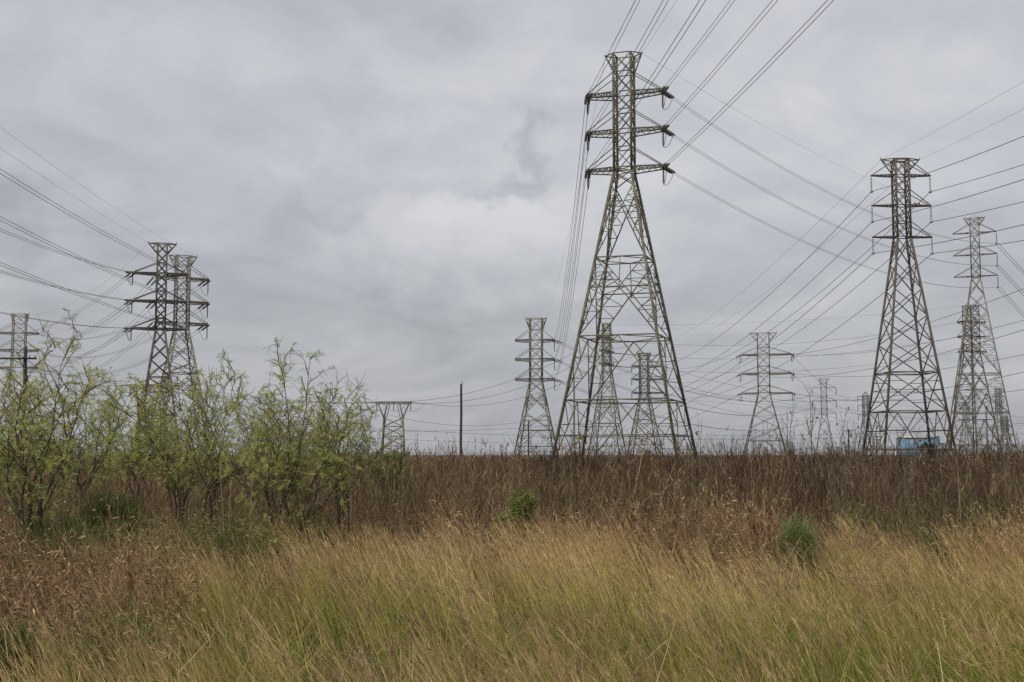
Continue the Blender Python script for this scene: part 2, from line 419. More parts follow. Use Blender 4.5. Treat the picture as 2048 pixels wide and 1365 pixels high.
litter(3.2, 8.5, 420); litter(8.5, 15, 200)
def strays(y0, y1, dens, ws):                # bent and broken straws lying across the tussocks
    x, y = scatter(y0, y1, dens); k_ = (x > edge_x(y)) & (y < back_y(x)); x, y = x[k_], y[k_]; n = len(x)
    P = np.stack([x, y, ground_z(x, y) + rng.uniform(.25, .75, n)], 1)
    c = np.array([(.62, .48, .25), (.50, .36, .20), (.34, .21, .14)])[rng.integers(0, 3, n)] * rng.uniform(.6, 1.15, n)[:, None]
    V, Q, C, _, _ = ribbons(P, rng.uniform(.25, .65, n), np.where(rng.random(n) < .5, math.pi, rng.random(n) * 6.28), rng.uniform(.5, 1.4, n), rng.uniform(-.3, .9, n), rng.uniform(.003, .005, n) * ws, 4, c, c, 1, .6)
    grass.add(V, Q, C)
strays(3.4, 8.5, 34, 1.2); strays(8.5, 20, 16, 1.6)
tag(grass.build('grass', M_GRASS), 'tall tan and green bunch grass leaning in the wind', 'grass', kind='stuff')

# low brown brush and dead leaves left of the grass
dry = Veg()
def brush_zone(y0, y1, dens, wscale):
    x, y = scatter(y0, y1, dens, .53)
    e = edge_x(y)
    keep = (x < e + .5) | ((y > back_y(x) - 1.6) & (y < np.maximum(back_y(x) + 1.6, 21.5)) & (rng.random(len(x)) < .5))
    for bx, by, br_ in ((-6.15, 16.0, 1.25), (-6.2, 19.2, 1.3)): keep &= np.hypot(x - bx, y - by) > br_   # clear of the green bushes
    x, y = x[keep], y[keep]; n = len(x)
    z = ground_z(x, y); P = np.stack([x, y, z], 1)
    cl = vnoise(x, y, 1.2, 31) * .6 + vnoise(x, y, .5, 32) * .4
    green = np.clip((vnoise(x, y, 1.7, 33) - .58) * 5 + np.clip((11 - y) / 4, 0, 1) + .4 * np.clip((y - 15) / 3, 0, 1) * (x < -2.5), 0, 1)
    H = (.60 + .85 * cl) * rng.uniform(.6, 1.1, n) * np.clip(.66 + (y - 8) / 12, .66, 1.4)
    brown = np.array([(.17, .105, .062), (.27, .17, .095), (.44, .30, .165)])[rng.integers(0, 3, n)]
    grn = np.array([(.085, .115, .030), (.13, .155, .045), (.19, .19, .06)])[rng.integers(0, 3, n)]
    c = np.where((rng.random(n) < green * .75)[:, None], grn, brown)
    az = np.where(rng.random(n) < .4, math.pi, rng.random(n) * 6.28)
    V, Q, C, cen, D = ribbons(P, H, az, rng.uniform(0, .35, n), rng.uniform(0, 1.1, n), rng.uniform(.004, .009, n) * wscale, 3, c * .85, c * 1.1, 1, .7)
    dry.add(V, Q, C)
    lf = (rng.random(n) < .62) & (y > 9.5)
    cen, c2 = cen[lf], c[lf]; k = len(cen)
    for j in range(7):                       # crumpled dead leaves hanging from the stems
        f = rng.random(k); i = rng.integers(1, 3, k)
        Pj = cen[np.arange(k), i] * (1 - f)[:, None] + cen[np.arange(k), i + 1] * f[:, None]
        Dj = unit(np.stack([rng.normal(0, 1, k), rng.normal(0, 1, k), rng.normal(-.35, .7, k)], 1))
        Nj = unit(np.cross(Dj, rng.normal(size=(k, 3))))
        diamonds(dry, Pj, Dj, Nj, rng.uniform(.03, .11, k), rng.uniform(.008, .022, k), c2 * rng.uniform(.6, 1.4, k)[:, None])
brush_zone(5, 11, 420, .9)
brush_zone(11, 21, 330, 1.2)
tag(dry.build('dry_undergrowth', M_WEED), 'tangled brown undergrowth of dead leafy weeds beside the grass', 'undergrowth', kind='stuff')

# the dark field of dead weeds behind the grass
weeds = Veg()
PAL_W = np.array([(.034, .021, .015), (.086, .054, .033), (.180, .114, .066), (.36, .255, .138)])
def weed_zone(y0, y1, dens, nst, wscale, heads, side=.52, hscale=1.0, clumped=0):
    x, y = scatter(y0, y1, dens, side)
    if clumped:                              # taller stands here and there
        k_ = rng.random(len(x)) < np.clip((vnoise(x, y * .6, 3.5, 48) * .6 + vnoise(x, y, 9, 49) * .4 - .46) * 5, 0, 1)
        x, y = x[k_], y[k_]
    keep = rng.random(len(x)) < np.clip((y - back_y(np.clip(x, -14, 14)) + .6) / 1.2 + (x < -4.5) * .6, 0, 1)
    x, y = x[keep], y[keep]; n = len(x)
    hm = 1.16 + .80 * (vnoise(x, y, 6.0, 41) * .45 + vnoise(x, y, 1.4, 42) * .55)
    hm = np.where(x < -2.0 - .05 * y, hm * .93, hm)
    hm = hm * (1 + .17 * np.clip((y - 24) / 30, 0, 1)) * np.where(rng.random(n) < .16, rng.uniform(1.02, 1.34, n), 1.0)
    hm = hm * hscale * (.82 + .40 * vnoise(x, y * .5, 5.5, 47))
    P = np.repeat(np.stack([x, y, ground_z(x, y)], 1), nst, 0)
    P[:, :2] += rng.normal(0, .10, (len(P), 2))
    H = np.repeat(hm, nst) * rng.uniform(.62, 1.06, len(P))
    k = len(P)
    tone = np.repeat(vnoise(x, y, 4.0, 43) * .5 + vnoise(x, y, 1.0, 44) * .3, nst) + rng.normal(0, .18, k)
    tone = (tone - .36) * 1.35 + .26 + .14 - .28 * np.clip((P[:, 0] + 3) / 6, 0, 1)
    c = mixpal(PAL_W, np.clip(tone, 0, 1))
    pale = rng.random(k) < .07 + .10 * np.repeat(np.clip(1 - (y - back_y(np.clip(x, -14, 14))) / 4, 0, 1), nst)
    c[pale] = np.array([.38, .29, .165])
    gr_ = rng.random(k) < .30 * np.repeat(np.clip((vnoise(x, y, 2.4, 46) - .45) * 4, 0, 1) * np.clip(1.4 - (y - 20) / 7, 0.05, 1), nst)
    c[gr_] = np.array([.15, .17, .055])
    V, Q, C, cen, D = ribbons(P, H, rng.random(k) * 6.28, np.abs(rng.normal(0, .13, k)), rng.normal(0, .38, k), rng.uniform(.0045, .0085, k) * wscale, 3, c, c * 1.15, 1, .65)
    weeds.add(V, Q, C)
    nb = heads
    for j in range(nb):                      # steep side twigs, fluffy and paler at the tips
        f = rng.random(k); i = rng.integers(1, 3, k)
        Pj = cen[np.arange(k), i] * (1 - f)[:, None] + cen[np.arange(k), i + 1] * f[:, None]
        Dj = unit(np.stack([rng.normal(0, .62, k), rng.normal(0, .62, k), np.ones(k)], 1))
        slivers(weeds, Pj, Dj, rng.uniform(.10, .34, k), rng.uniform(.004, .010, k) * wscale, c * rng.uniform(.8, 1.7, k)[:, None])
weed_zone(18.5, 27, 8.0, 8, .8, 5)
weed_zone(27, 42, 3.2, 8, 1.25, 4)
weed_zone(42, 85, 1.2, 6, 2.4, 5)
weed_zone(85, 240, .26, 5, 5.0, 4)
weed_zone(24, 48, .55, 6, 2.1, 9, hscale=1.40, clumped=1)
weed_zone(48, 110, .15, 7, 4.0, 9, hscale=1.55, clumped=1)
weed_zone(60, 200, .05, 9, 6.5, 9, hscale=1.42)
tag(weeds.build('dead_weeds', M_WEED), 'dark red-brown field of dead weed stalks reaching the horizon', 'weeds', kind='stuff')

# ------------------------------------------------------------------ lattice towers
TOWERS = {}
def lerp(a, b, t): return np.asarray(a, float) * (1 - t) + np.asarray(b, float) * t
class Tower:
    pass
def zigzag(mb, A0, A1, B0, B1, n, w):        # redundant members between a leg A0-A1 and a diagonal B0-B1
    for i in range(1, n + 1):
        a = lerp(A0, A1, i / (n + 1)); b = lerp(B0, B1, i / (n + 1))
        mb.beam(a, b, w)
        if i < n + 1:
            mb.beam(b, lerp(A0, A1, (i + 1) / (n + 1)) if i < n else A1, w)
def panel(mb, TL, TR, BL, BR, kind, w, ws, n=2):
    if kind in ('X', 'XS', 'XH'):
        mb.beam(TL, BR, w); mb.beam(TR, BL, w)
        wt = np.linalg.norm(TR - TL); wb = np.linalg.norm(BR - BL); f = wt / (wt + wb)
        C = lerp(TL, BR, f)
        if kind == 'XH':
            mb.beam(lerp(TL, BL, f), lerp(TR, BR, f), ws)
        if kind == 'XS':
            for A, B, sgn in ((TL, BL, 0), (TR, BR, 1)):
                mid = lerp(A, B, f)
                mb.beam(mid, C, ws)
                zigzag(mb, A, mid, A, C, n, ws) if n > 1 else mb.beam(lerp(A, mid, .5), lerp(A, C, .5), ws)
                zigzag(mb, B, mid, B, C, n, ws) if n > 1 else mb.beam(lerp(B, mid, .5), lerp(B, C, .5), ws)
    elif kind in ('A', 'AS'):
        M = lerp(TL, TR, .5)
        mb.beam(M, BL, w); mb.beam(M, BR, w)
        if kind == 'AS':
            for A, B in ((TL, BL), (TR, BR)):
                for i in range(1, n + 1):
                    a = lerp(A, B, i / (n + 1)); b = lerp(M, B, i / (n + 1))
                    mb.beam(a, b, ws)
                    mb.beam(lerp(A, B, (i - 1) / (n + 1)), b, ws)
    elif kind == 'Z':
        mb.beam(TL, BR, w)
def insulator(mb, p, q, r, nd, core=.035, sides=7):   # string of ribbed discs from p to q
    p, q = np.asarray(p, float), np.asarray(q, float)
    ts, rs = [0], [core]
    e = .10
    for i in range(nd):
        a = e + (1 - 2 * e) * i / nd; d = (1 - 2 * e) / nd
        ts += [a + d * .08, a + d * .35, a + d * .75]; rs += [core * 1.2, r, core * 1.3]
    ts.append(1); rs.append(core)
    mb.tube([lerp(p, q, x) for x in ts], rs, sides)
def make_tower(key, name, label, Z, cx, cy, rot, ytop, arms, cage, ywaist, base, panels, arm_l, arm_r, peak, mat, group,
               hang=20, apx=5, leg=.22, br=.10, tipw=.35, style='box', susp=0, cage_bot=None, dr=1.0, cage_panels=None, ins=None,
               peak_lo=None, sub=None, dome=False):
    px = Z / F
    T = Tower(); T.key = key; T.Z = Z; T.ends = {}
    c = at(cx, cy, Z)
    T.loc = np.array([c[0], Z, 0.0]); T.rot = R(rot)
    ca, sa = math.cos(T.rot), math.sin(T.rot)
    T.w = lambda p: T.loc + np.array([p[0] * ca - p[1] * sa, p[0] * sa + p[1] * ca, p[2]])
    T.l = lambda p: np.array([(p[0] - T.loc[0]) * ca + (p[1] - T.loc[1]) * sa, -(p[0] - T.loc[0]) * sa + (p[1] - T.loc[1]) * ca, p[2] - T.loc[2]])
    root = empty(name, T.loc, T.rot); T.root = root
    tag(root, label, 'transmission tower', group)
    zt = zat(ytop, Z); zw = zat(ywaist, Z); za = [zat(a, Z) for a in arms]
    h0, h1, h2 = cage / 2 * px, (cage_bot or cage) / 2 * px, base / 2 * px
    def hw(z):
        return h0 + (h1 - h0) * (zt - z) / (zt - zw) if z >= zw else h1 + (h2 - h1) * (zw - z) / zw
    def corner(sx, sy, z): return np.array([sx * hw(z), sy * hw(z) * dr, z])
    T.hw = hw
    order = [(-1, -1), (1, -1), (1, 1), (-1, 1)]
    zc = zt - (0.25 * px * 10)
    for sx, sy in order:
        m_ = MB(); m_.beam(corner(sx, sy, zt), corner(sx, sy, zw), leg * .8); m_.beam(corner(sx, sy, zw), corner(sx, sy, -.4), leg)
        m_.build('leg', mat, root)
    mb = MB()
    faces = [(order[i], order[(i + 1) % 4]) for i in range(4)]
    # cage
    lv = [zt]
    stops = sorted([zat(a, Z) for a in arms] + [zat(a - hang, Z) for a in arms] + [zw], reverse=True)
    H = max(2 * h1, .5)
    for s_ in stops:
        if lv[-1] - s_ < .25 * H: continue
        k = max(1, int(round((lv[-1] - s_) / (H * 1.15)))) if cage_panels is None else cage_panels
        z_prev = lv[-1]
        for i in range(1, k + 1): lv.append(z_prev + (s_ - z_prev) * i / k)
    for a, b_ in zip(lv[:-1], lv[1:]):
        for p, q in faces:
            panel(mb, corner(*p, a), corner(*q, a), corner(*p, b_), corner(*q, b_), 'X', br * .85, br * .6)
    for z in [zt] + za + [zat(a - hang, Z) for a in arms]:
        for p, q in faces: mb.beam(corner(*p, z), corner(*q, z), br)
    mb.build('cage_bracing', mat, root)
    # body
    mb = MB()
    zprev = zw
    for yb, kind, n, ring in panels:
        zb = 0.0 if yb is None else zat(yb, Z)
        for p, q in faces:
            panel(mb, corner(*p, zprev), corner(*q, zprev), corner(*p, zb), corner(*q, zb), kind, br, br * .7, n)
        if ring:
            for p, q in faces: mb.beam(corner(*p, zb), corner(*q, zb), br * 1.15)
            if ring > 1:
                ms = [lerp(corner(*p, zb), corner(*q, zb), .5) for p, q in faces]
                for i in range(4): mb.beam(ms[i], ms[(i + 1) % 4], br * .8)
        zprev = zb
    if sub:
        for f in sub: f(mb, corner, faces)
    mb.build('body_bracing', mat, root)
    # cross arms
    T.tip = {}; T.arm = {}
    for i, z in enumerate(za):
        zl = z - apx * px
        for s, Ln in ((-1, arm_l), (1, arm_r)):
            if Ln <= 0: continue
            mb = MB()
            Lx = Ln * px
            ty = tipw * hw(z) * dr
            tip = {sy: np.array([s * Lx, sy * ty, z]) for sy in (-1, 1)}
            tl = {sy: np.array([s * Lx, sy * ty, z - apx * px * .55]) for sy in (-1, 1)}
            for sy in (-1, 1):
                cu = corner(s, sy, z); cl = corner(s, sy, zl)
                mb.beam(cu, tip[sy], br * 1.1)
                if style == 'box':
                    mb.beam(cl, tl[sy], br * 1.1)
                    mb.beam(tip[sy], tl[sy], br)
                mb.beam(corner(s, sy, zat(arms[i] - hang, Z)), tip[sy], br * .8)
                nseg = 5 if Ln > 45 else 3
                if style == 'box':
                    for k in range(nseg):
                        a = lerp(cu, tip[sy], k / nseg); b_ = lerp(cl, tl[sy], (k + 1) / nseg)
                        a2 = lerp(cl, tl[sy], k / nseg); b2 = lerp(cu, tip[sy], (k + 1) / nseg)
                        mb.beam(*((a, b_) if k % 2 else (a2, b2)), br * .6)
            nseg = 5 if Ln > 45 else 3
            for k in range(nseg):
                f0, f1 = k / nseg, (k + 1) / nseg
                pa = lerp(corner(s, -1, z), tip[-1], f0); pb = lerp(corner(s, 1, z), tip[1], f1)
                qa = lerp(corner(s, 1, z), tip[1], f0); qb = lerp(corner(s, -1, z), tip[-1], f1)
                mb.beam(pa, pb, br * .6); mb.beam(qa, qb, br * .6); mb.beam(pb, qb, br * .6)
            mb.beam(tip[-1], tip[1], br * 1.2)
            if style == 'box': mb.beam(tl[-1], tl[1], br)
            k = ('L' if s < 0 else 'R') + str(i + 1)
            T.tip[k] = np.array([s * Lx, 0, z - apx * px * .3 * (style == 'box')])
            ao = mb.build('cross_arm', mat, root); T.arm[k] = ao
            if susp and k in T.tip and (not ins or k in ins):
                q = MB(); p0 = T.tip[k]; p1 = p0 - np.array([0, 0, susp * px])
                insulator(q, p0 - np.array([0, 0, .05]), p1, .17 * max(1, Z / 330), 9 if Z < 300 else 6, .028 * max(1, Z / 300))
                if Z < 300: q.box(p1, (.30, .55, .28))
                q.build('insulator', M_INSD if Z > 200 else M_INS, ao)
                T.tip[k] = p1
    # earth wire peak
    zp = zat(peak_lo if peak_lo else ytop + (arms[0] - ytop) * .45, Z)
    for s in (-1, 1):
        if peak <= 0: continue
        mb = MB(); tp = np.array([s * peak * px, 0, zt])
        for sy in (-1, 1):
            mb.beam(corner(s, sy, zp), tp, br); mb.beam(corner(s, sy, zt), tp, br)
            mb.beam(lerp(corner(s, sy, zp), tp, .55), corner(s, sy, zt), br * .6)
        mb.beam(tp, tp + np.array([s * .1, 0, 4 * px]), br * .8)
        T.tip['P' + ('L' if s < 0 else 'R')] = tp
        mb.build('peak', mat, root)
    if dome:
        mb = MB()
        for sx, sy in order: mb.beam(corner(sx, sy, zt), (0, 0, zt + dome * px), br)
        T.tip['PL'] = T.tip['PR'] = np.array([0, 0, zt + dome * px])
        mb.build('peak', mat, root)
    TOWERS[key] = T
    return T
G_DE = 'lattice transmission towers'
def t1_hangers(mb, corner, faces):           # two posts hung in the big window of the tallest tower
    z0, z1 = zat(520, 150), zat(588, 150)
    for p, q in (faces[0], faces[2]):
        mb.beam(lerp(corner(*p, z0), corner(*q, z0), .5), lerp(corner(*p, z1), corner(*q, z1), .5), .09)
        for za_, w in ((zat(580, 150), .09), (zat(872, 150), .13)):
            mb.beam(corner(*p, za_), corner(*q, za_), w)
    for p, q in (faces[1], faces[3]): mb.beam(corner(*p, zat(872, 150)), corner(*q, zat(872, 150)), .12)
make_tower('T1', 'lattice_tower', 'tallest olive-grey lattice tower with three wide box arms, wires passing overhead', 150, 1247, 110, -17, 110, (187, 262, 337),
           36, 346, 252, [(372, 'X', 0, 0), (520, 'XS', 3, 2), (677, 'XS', 3, 2), (803, 'AS', 2, 2), (None, 'AS', 2, 0)], 76, 80, 38, M_OLIVE, G_DE,
           hang=40, apx=9, leg=.29, br=.115, tipw=.55, peak_lo=147, sub=[t1_hangers])
make_tower('T2', 'lattice_tower', 'dark heavy-legged tower standing in front of the paler tower above the shrubs', 265, 325, 488, 15, 488, (547, 602, 657),
           18, 662, 92, [(690, 'X', 0, 0), (720, 'X', 0, 0), (755, 'X', 0, 1), (785, 'X', 0, 1), (830, 'X', 0, 1), (None, 'X', 0, 0)], 56, 49, 27, M_DARK, G_DE,
           hang=20, apx=4, leg=.44, br=.18, tipw=.5, peak_lo=508, style='box')
make_tower('T3', 'lattice_tower', 'tan lattice tower half hidden behind the dark heavy-legged tower', 290, 366, 513, 28, 513, (556, 603, 646),
           25, 660, 118, [(690, 'X', 0, 0), (725, 'XS', 1, 0), (747, 'XH', 0, 2), (800, 'XS', 2, 0), (None, 'AS', 2, 0)], 52, 52, 28, M_TAN, G_DE,
           hang=24, apx=5, leg=.30, br=.16, tipw=.5, peak_lo=535)
make_tower('T4', 'lattice_tower', 'pale tower rising behind the wooden pole and feathery shrubs at the photo edge', 391, 40, 629, 12, 629, (666, 700, 735),
           24, 740, 110, [(775, 'X', 0, 0), (820, 'XS', 1, 1), (None, 'AS', 2, 0)], 44, 37, 17, M_TAN, G_DE, hang=18, apx=4, leg=.26, br=.14, tipw=.7)
make_tower('T8', 'lattice_tower', 'grey-green tower with three broad box arms just left of the tallest tower', 405, 1072, 638, -8, 638, (680, 718, 758),
           24, 764, 84, [(785, 'X', 0, 0), (825, 'XS', 2, 0), (861, 'XS', 1, 1), (893, 'AS', 1, 1), (None, 'AS', 2, 0)], 41, 37, 21, M_OLIVE, G_DE,
           hang=20, apx=5, leg=.34, br=.18, tipw=.9, peak_lo=660)
make_tower('T9', 'lattice_tower', 'pale tower seen end-on through the lower half of the tallest tower', 421, 1213, 648, 72, 648, (676, 702, 728),
           15, 735, 66, [(760, 'XS', 1, 0), (794, 'XS', 1, 1), (847, 'XS', 2, 1), (892, 'AS', 1, 1), (None, 'AS', 1, 0)], 40, 40, 8, M_TAN, G_DE,
           hang=14, apx=4, leg=.30, br=.16, tipw=.7)
make_tower('T10', 'lattice_tower', 'small dark brown tower framed by the right legs of the tallest tower', 550, 1288, 707, 6, 707, (732, 758, 785),
           17, 790, 64, [(815, 'X', 0, 0), (840, 'X', 0, 1), (870, 'X', 0, 1), (890, 'X', 0, 1), (None, 'X', 0, 0)], 26, 40, 14, M_DARK, G_DE,
           hang=13, apx=3, leg=.42, br=.22, tipw=.4)
make_tower('T11', 'lattice_tower', 'olive tower with thin straight arms midway between the tallest and the rusty tower', 455, 1526, 667, -14, 667, (709, 747, 786),
           23, 788, 88, [(810, 'X', 0, 0), (832, 'X', 0, 0), (856, 'X', 0, 0), (882, 'X', 0, 1), (None, 'A', 0, 0)], 46, 55, 27, M_OLIVE, G_DE,
           hang=14, apx=3, leg=.30, br=.15, tipw=.35, peak_lo=683)
make_tower('T12', 'lattice_tower', 'slim distant grey tower behind bare stalks right of the olive tower', 745, 1647, 758, -10, 758, (776, 802, 828),
           11, 833, 38, [(855, 'X', 0, 0), (878, 'X', 0, 1), (None, 'X', 0, 0)], 23, 24, 11, M_GREYST, G_DE, hang=8, apx=1, leg=.30, br=.16, tipw=.3, style='flat', susp=15)
make_tower('T13', 'lattice_tower', 'narrow dome-topped grey tower beside the rusty tower, arms on one side', 590, 1731, 790, 5, 792, (793, 811, 830),
           10, 835, 30, [(860, 'X', 0, 0), (885, 'X', 0, 1), (None, 'X', 0, 0)], 16, 9, 0, M_GREYST, G_DE, hang=1, apx=1, leg=.34, br=.2, tipw=.4, style='flat',
           susp=12, ins=('L1', 'L2', 'L3'), dome=9)
def t14_mid(mb, corner, faces):
    for p, q in faces:
        z = zat(899, 180); mb.beam(corner(*p, z), corner(*q, z), .16)
        z2 = zat(862, 180)
        for a, b_ in ((p, q), (q, p)):
            mb.beam(corner(*a, z2), lerp(corner(*a, z2), corner(*b_, z2), .27), .11)
make_tower('T14', 'lattice_tower', 'rusty brown tower with slender arms and hanging insulator strings', 180, 1800, 320, 1, 320, (352, 412, 475),
           27, 479, 148, [(528, 'X', 0, 0), (581, 'X', 0, 0), (634, 'X', 0, 0), (688, 'X', 0, 0), (747, 'X', 0, 2), (824, 'XS', 1, 2), (None, 'AS', 2, 0)], 60, 60, 39, M_RUST, G_DE,
           hang=30, apx=5, leg=.27, br=.125, tipw=.22, peak_lo=345, style='flat', susp=33, sub=[t14_mid])
make_tower('T15', 'lattice_tower', 'tall pale tower behind the rusty one, thin arms lacking box trusses', 281, 1948, 437, -22, 437, (466, 510, 553),
           17, 558, 140, [(590, 'X', 0, 0), (625, 'X', 0, 0), (665, 'XS', 1, 0), (749, 'XS', 2, 2), (826, 'XS', 2, 2), (None, 'XS', 2, 0)], 42, 41, 20, M_TAN, G_DE,
           hang=18, apx=4, leg=.26, br=.12, tipw=.2, style='flat', susp=24, ins=('R1', 'R2', 'R3'), peak_lo=452)
make_tower('T16', 'lattice_tower', 'brown box-armed tower standing inside the outline of the tall pale tower', 370, 1941, 612, 28, 612, (644, 673, 703),
           22, 708, 74, [(740, 'XS', 1, 0), (780, 'XS', 1, 1), (840, 'XS', 2, 1), (891, 'AS', 1, 1), (None, 'AS', 1, 0)], 28, 30, 12, M_DARK, G_DE,
           hang=14, apx=5, leg=.26, br=.15, tipw=.9)
make_tower('T17', 'lattice_tower', 'faint grey tower showing between the legs of the tall pale tower, thickest cage', 700, 1996, 777, 8, 777, (793, 806, 818),
           9, 824, 30, [(850, 'X', 0, 0), (880, 'X', 0, 1), (None, 'X', 0, 0)], 12, 12, 7, M_GREYST, G_DE, hang=6, apx=1, leg=.34, br=.18, tipw=.4, style='flat')
make_tower('T18', 'lattice_tower', 'shortest dark tower low behind the outer leg of the tall pale tower', 800, 2009, 834, 0, 834, (844, 852, 861),
           10, 866, 24, [(885, 'X', 0, 1), (None, 'X', 0, 0)], 9, 9, 5, M_DARK, G_DE, hang=4, apx=1, leg=.4, br=.22, tipw=.4, style='flat')
make_tower('T19', 'lattice_tower', 'faint small tower seen low between the rusty and tall pale towers', 760, 1931, 806, 12, 806, (819, 830, 841),
           9, 847, 26, [(875, 'X', 0, 1), (None, 'X', 0, 0)], 13, 13, 9, M_GREYST, G_DE, hang=5, apx=1, leg=.3, br=.16, tipw=.4, style='flat')

# signs and step bolts fixed on the towers
def child_box(T, name, p, size, mat):
    m_ = MB(); m_.box(p, size); return m_.build(name, mat, T.root)
t1 = TOWERS['T1']
z = zat(877, 150); child_box(t1, 'warning_sign', (-.62 * t1.hw(z) , -t1.hw(z) - .10, z), (.55, .03, .34), M_YEL)
z = zat(870, 150); child_box(t1, 'warning_sign', (.60 * t1.hw(z), -t1.hw(z) - .10, z + .12), (.50, .03, .28), plain('faded_sign', (.42, .26, .22), .6, .2))
t14 = TOWERS['T14']
for dx in (28, 35):
    p = t14.tip['R2'] + np.array([0, 0, 33 * .072 + .30]); p[0] = t14.hw(p[2]) + (dx - 13) * .072
    child_box(t14, 'number_plate', p, (.36, .06, .34), M_RED)
for T_, sx, sy in ((t14, 1, 1), (t1, 1, 1)):
    m_ = MB()
    for k in range(64):
        zz = 3 + k * .5; h = T_.hw(zz)
        m_.beam((sx * h, sy * h, zz), (sx * (h + .28), sy * h, zz), .035)
    m_.build('step_bolts', M_DARK, T_.root)

# low flat-topped dead-end towers
def make_portal(key, label, Z, cx, ytop, beam_l, beam_r, body_top, body_base, ywaist, depth_px, mat):
    px = Z / F
    T = Tower(); T.key = key; T.Z = Z; T.ends = {}; T.tip = {}
    c = at(cx, ytop, Z); T.loc = np.array([c[0], Z, 0.]); T.rot = 0.0
    T.w = lambda p: T.loc + np.asarray(p); T.l = lambda p: np.asarray(p) - T.loc
    root = empty('portal_tower', T.loc); T.root = root
    tag(root, label, 'transmission tower', 'low flat-topped towers')
    zt, zw = zat(ytop, Z), zat(ywaist, Z); hy = depth_px * px / 2
    mb = MB()
    for sy in (-1, 1):
        for dz in (0, .7):
            mb.beam((-beam_l * px, sy * hy, zt - dz), (beam_r * px, sy * hy, zt - dz), .2)
        n = 14
        for k in range(n):
            a = -beam_l * px + (beam_l + beam_r) * px * k / n; b_ = -beam_l * px + (beam_l + beam_r) * px * (k + 1) / n
            mb.beam((a, sy * hy, zt - .7 * (k % 2)), (b_, sy * hy, zt - .7 * ((k + 1) % 2)), .12)
    for f in (0, .25, .5, .75, 1):
        x = -beam_l * px + (beam_l + beam_r) * px * f
        mb.beam((x, -hy, zt), (x, hy, zt), .14)
    ao = mb.build('cross_arm', mat, root); T.arm = {k: ao for k in ('A1', 'A2', 'A3')}
    hb = lambda z_: (body_top + (body_base - body_top) * (zw - z_) / zw) * px / 2
    for sx in (-1, 1):
        for sy in (-1, 1):
            m_ = MB(); m_.beam((sx * hb(zw), sy * hy, zw), (sx * hb(0), sy * hy * 1.6, -.3), .42); m_.build('leg', mat, root)
    mb = MB()
    for sx in (-1, 1):
        for sy in (-1, 1):
            for dx in (-.62, .35):
                mb.beam((sx * hb(zw), sy * hy, zw), (sx * (hb(zw) + (-dx) * body_top * px * .5), sy * hy, zt - .7), .28)
            mb.beam((sx * hb(zw) * .35, sy * hy, zt - .7), (sx * hb(zw), sy * hy, zw - 3), .12)
    lv = [zw, zw * .80, zw * .58, zw * .36, zw * .14]
    for a, b_ in zip(lv[:-1], lv[1:]):
        ya, yb = hy * (1 + .6 * (zw - a) / zw), hy * (1 + .6 * (zw - b_) / zw)
        q = [np.array((-hb(a), -ya, a)), np.array((hb(a), -ya, a)), np.array((hb(a), ya, a)), np.array((-hb(a), ya, a))]
        r_ = [np.array((-hb(b_), -yb, b_)), np.array((hb(b_), -yb, b_)), np.array((hb(b_), yb, b_)), np.array((-hb(b_), yb, b_))]
        for i in range(4):
            j = (i + 1) % 4
            mb.beam(q[i], r_[j], .22); mb.beam(q[j], r_[i], .22); mb.beam(r_[i], r_[j], .26)
    mb.build('body_bracing', mat, root)
    for i, f in enumerate((.02, .5, .98)):
        T.tip[f'A{i+1}'] = np.array([-beam_l * px + (beam_l + beam_r) * px * f, 0, zt - .2])
    TOWERS[key] = T
    return T
make_portal('T7', 'low flat-topped pale tower beside the bare wooden pole, clear of the shrubs', 400, 787, 804, 35, 36, 38, 47, 836, 9, M_TAN)
make_portal('T6', 'low flat-topped tower mostly hidden by shrubs under the dark tower', 330, 306, 770, 46, 36, 50, 62, 815, 12, M_TAN)

# ------------------------------------------------------------------ poles
def make_pole(key, label, px_, ytop, Z, r, mat=M_WOOD, bars=(), lean=0.0, name='utility_pole', cat='utility pole', group=None, extra=None):
    c = at(px_, ytop, Z); x0, h = c[0], c[2]
    o = empty(name, (x0, Z, 0)); tag(o, label, cat, group)
    m_ = MB(); n = 9
    m_.tube([(lean * h * k / n + .012 * h * math.sin(k * 1.3) * .15, 0, -.3 + (h + .3) * k / n) for k in range(n + 1)], np.linspace(r, r * .78, n + 1), 9)
    m_.build('shaft', mat, o, True)
    T = Tower(); T.key = key; T.Z = Z; T.ends = {}; T.tip = {'top': np.array([lean * h, 0, h])}; T.loc = np.array([x0, Z, 0.]); T.rot = 0.
    T.w = lambda p: T.loc + np.asarray(p); T.l = lambda p: np.asarray(p) - T.loc; T.root = o; T.arm = {}
    for i, (dz, wl, wr) in enumerate(bars):
        m_ = MB(); m_.box(((wr - wl) / 2 + lean * h, -r - .07, h - dz), (wl + wr, .12, .16))
        a = m_.build('crossarm', mat, o)
        for x in (-wl + .15, wr - .15, -.45, .45):
            if abs(x) > max(wl, wr): continue
            q = MB(); q.tube([(x + lean * h, -r - .07, h - dz + .08), (x + lean * h, -r - .07, h - dz + .16), (x + lean * h, -r - .07, h - dz + .22), (x + lean * h, -r - .07, h - dz + .32)], [.03, .08, .05, .06], 7)
            q.build('pin_insulator', M_INS, a)
        T.tip[f'B{i}L'] = np.array([-wl + .15, -r - .07, h - dz + .32]); T.tip[f'B{i}R'] = np.array([wr - .15, -r - .07, h - dz + .32])
    if extra: extra(o, h, r)
    TOWERS[key] = T
    return T
G_P = 'utility poles'
def cap_iron(o, h, r):
    m_ = MB(); m_.tube([(.05, 0, h - .1), (.05, 0, h + .15), (.30, 0, h + .12)], .05, 6); m_.build('cap_bracket', M_DARK, o)
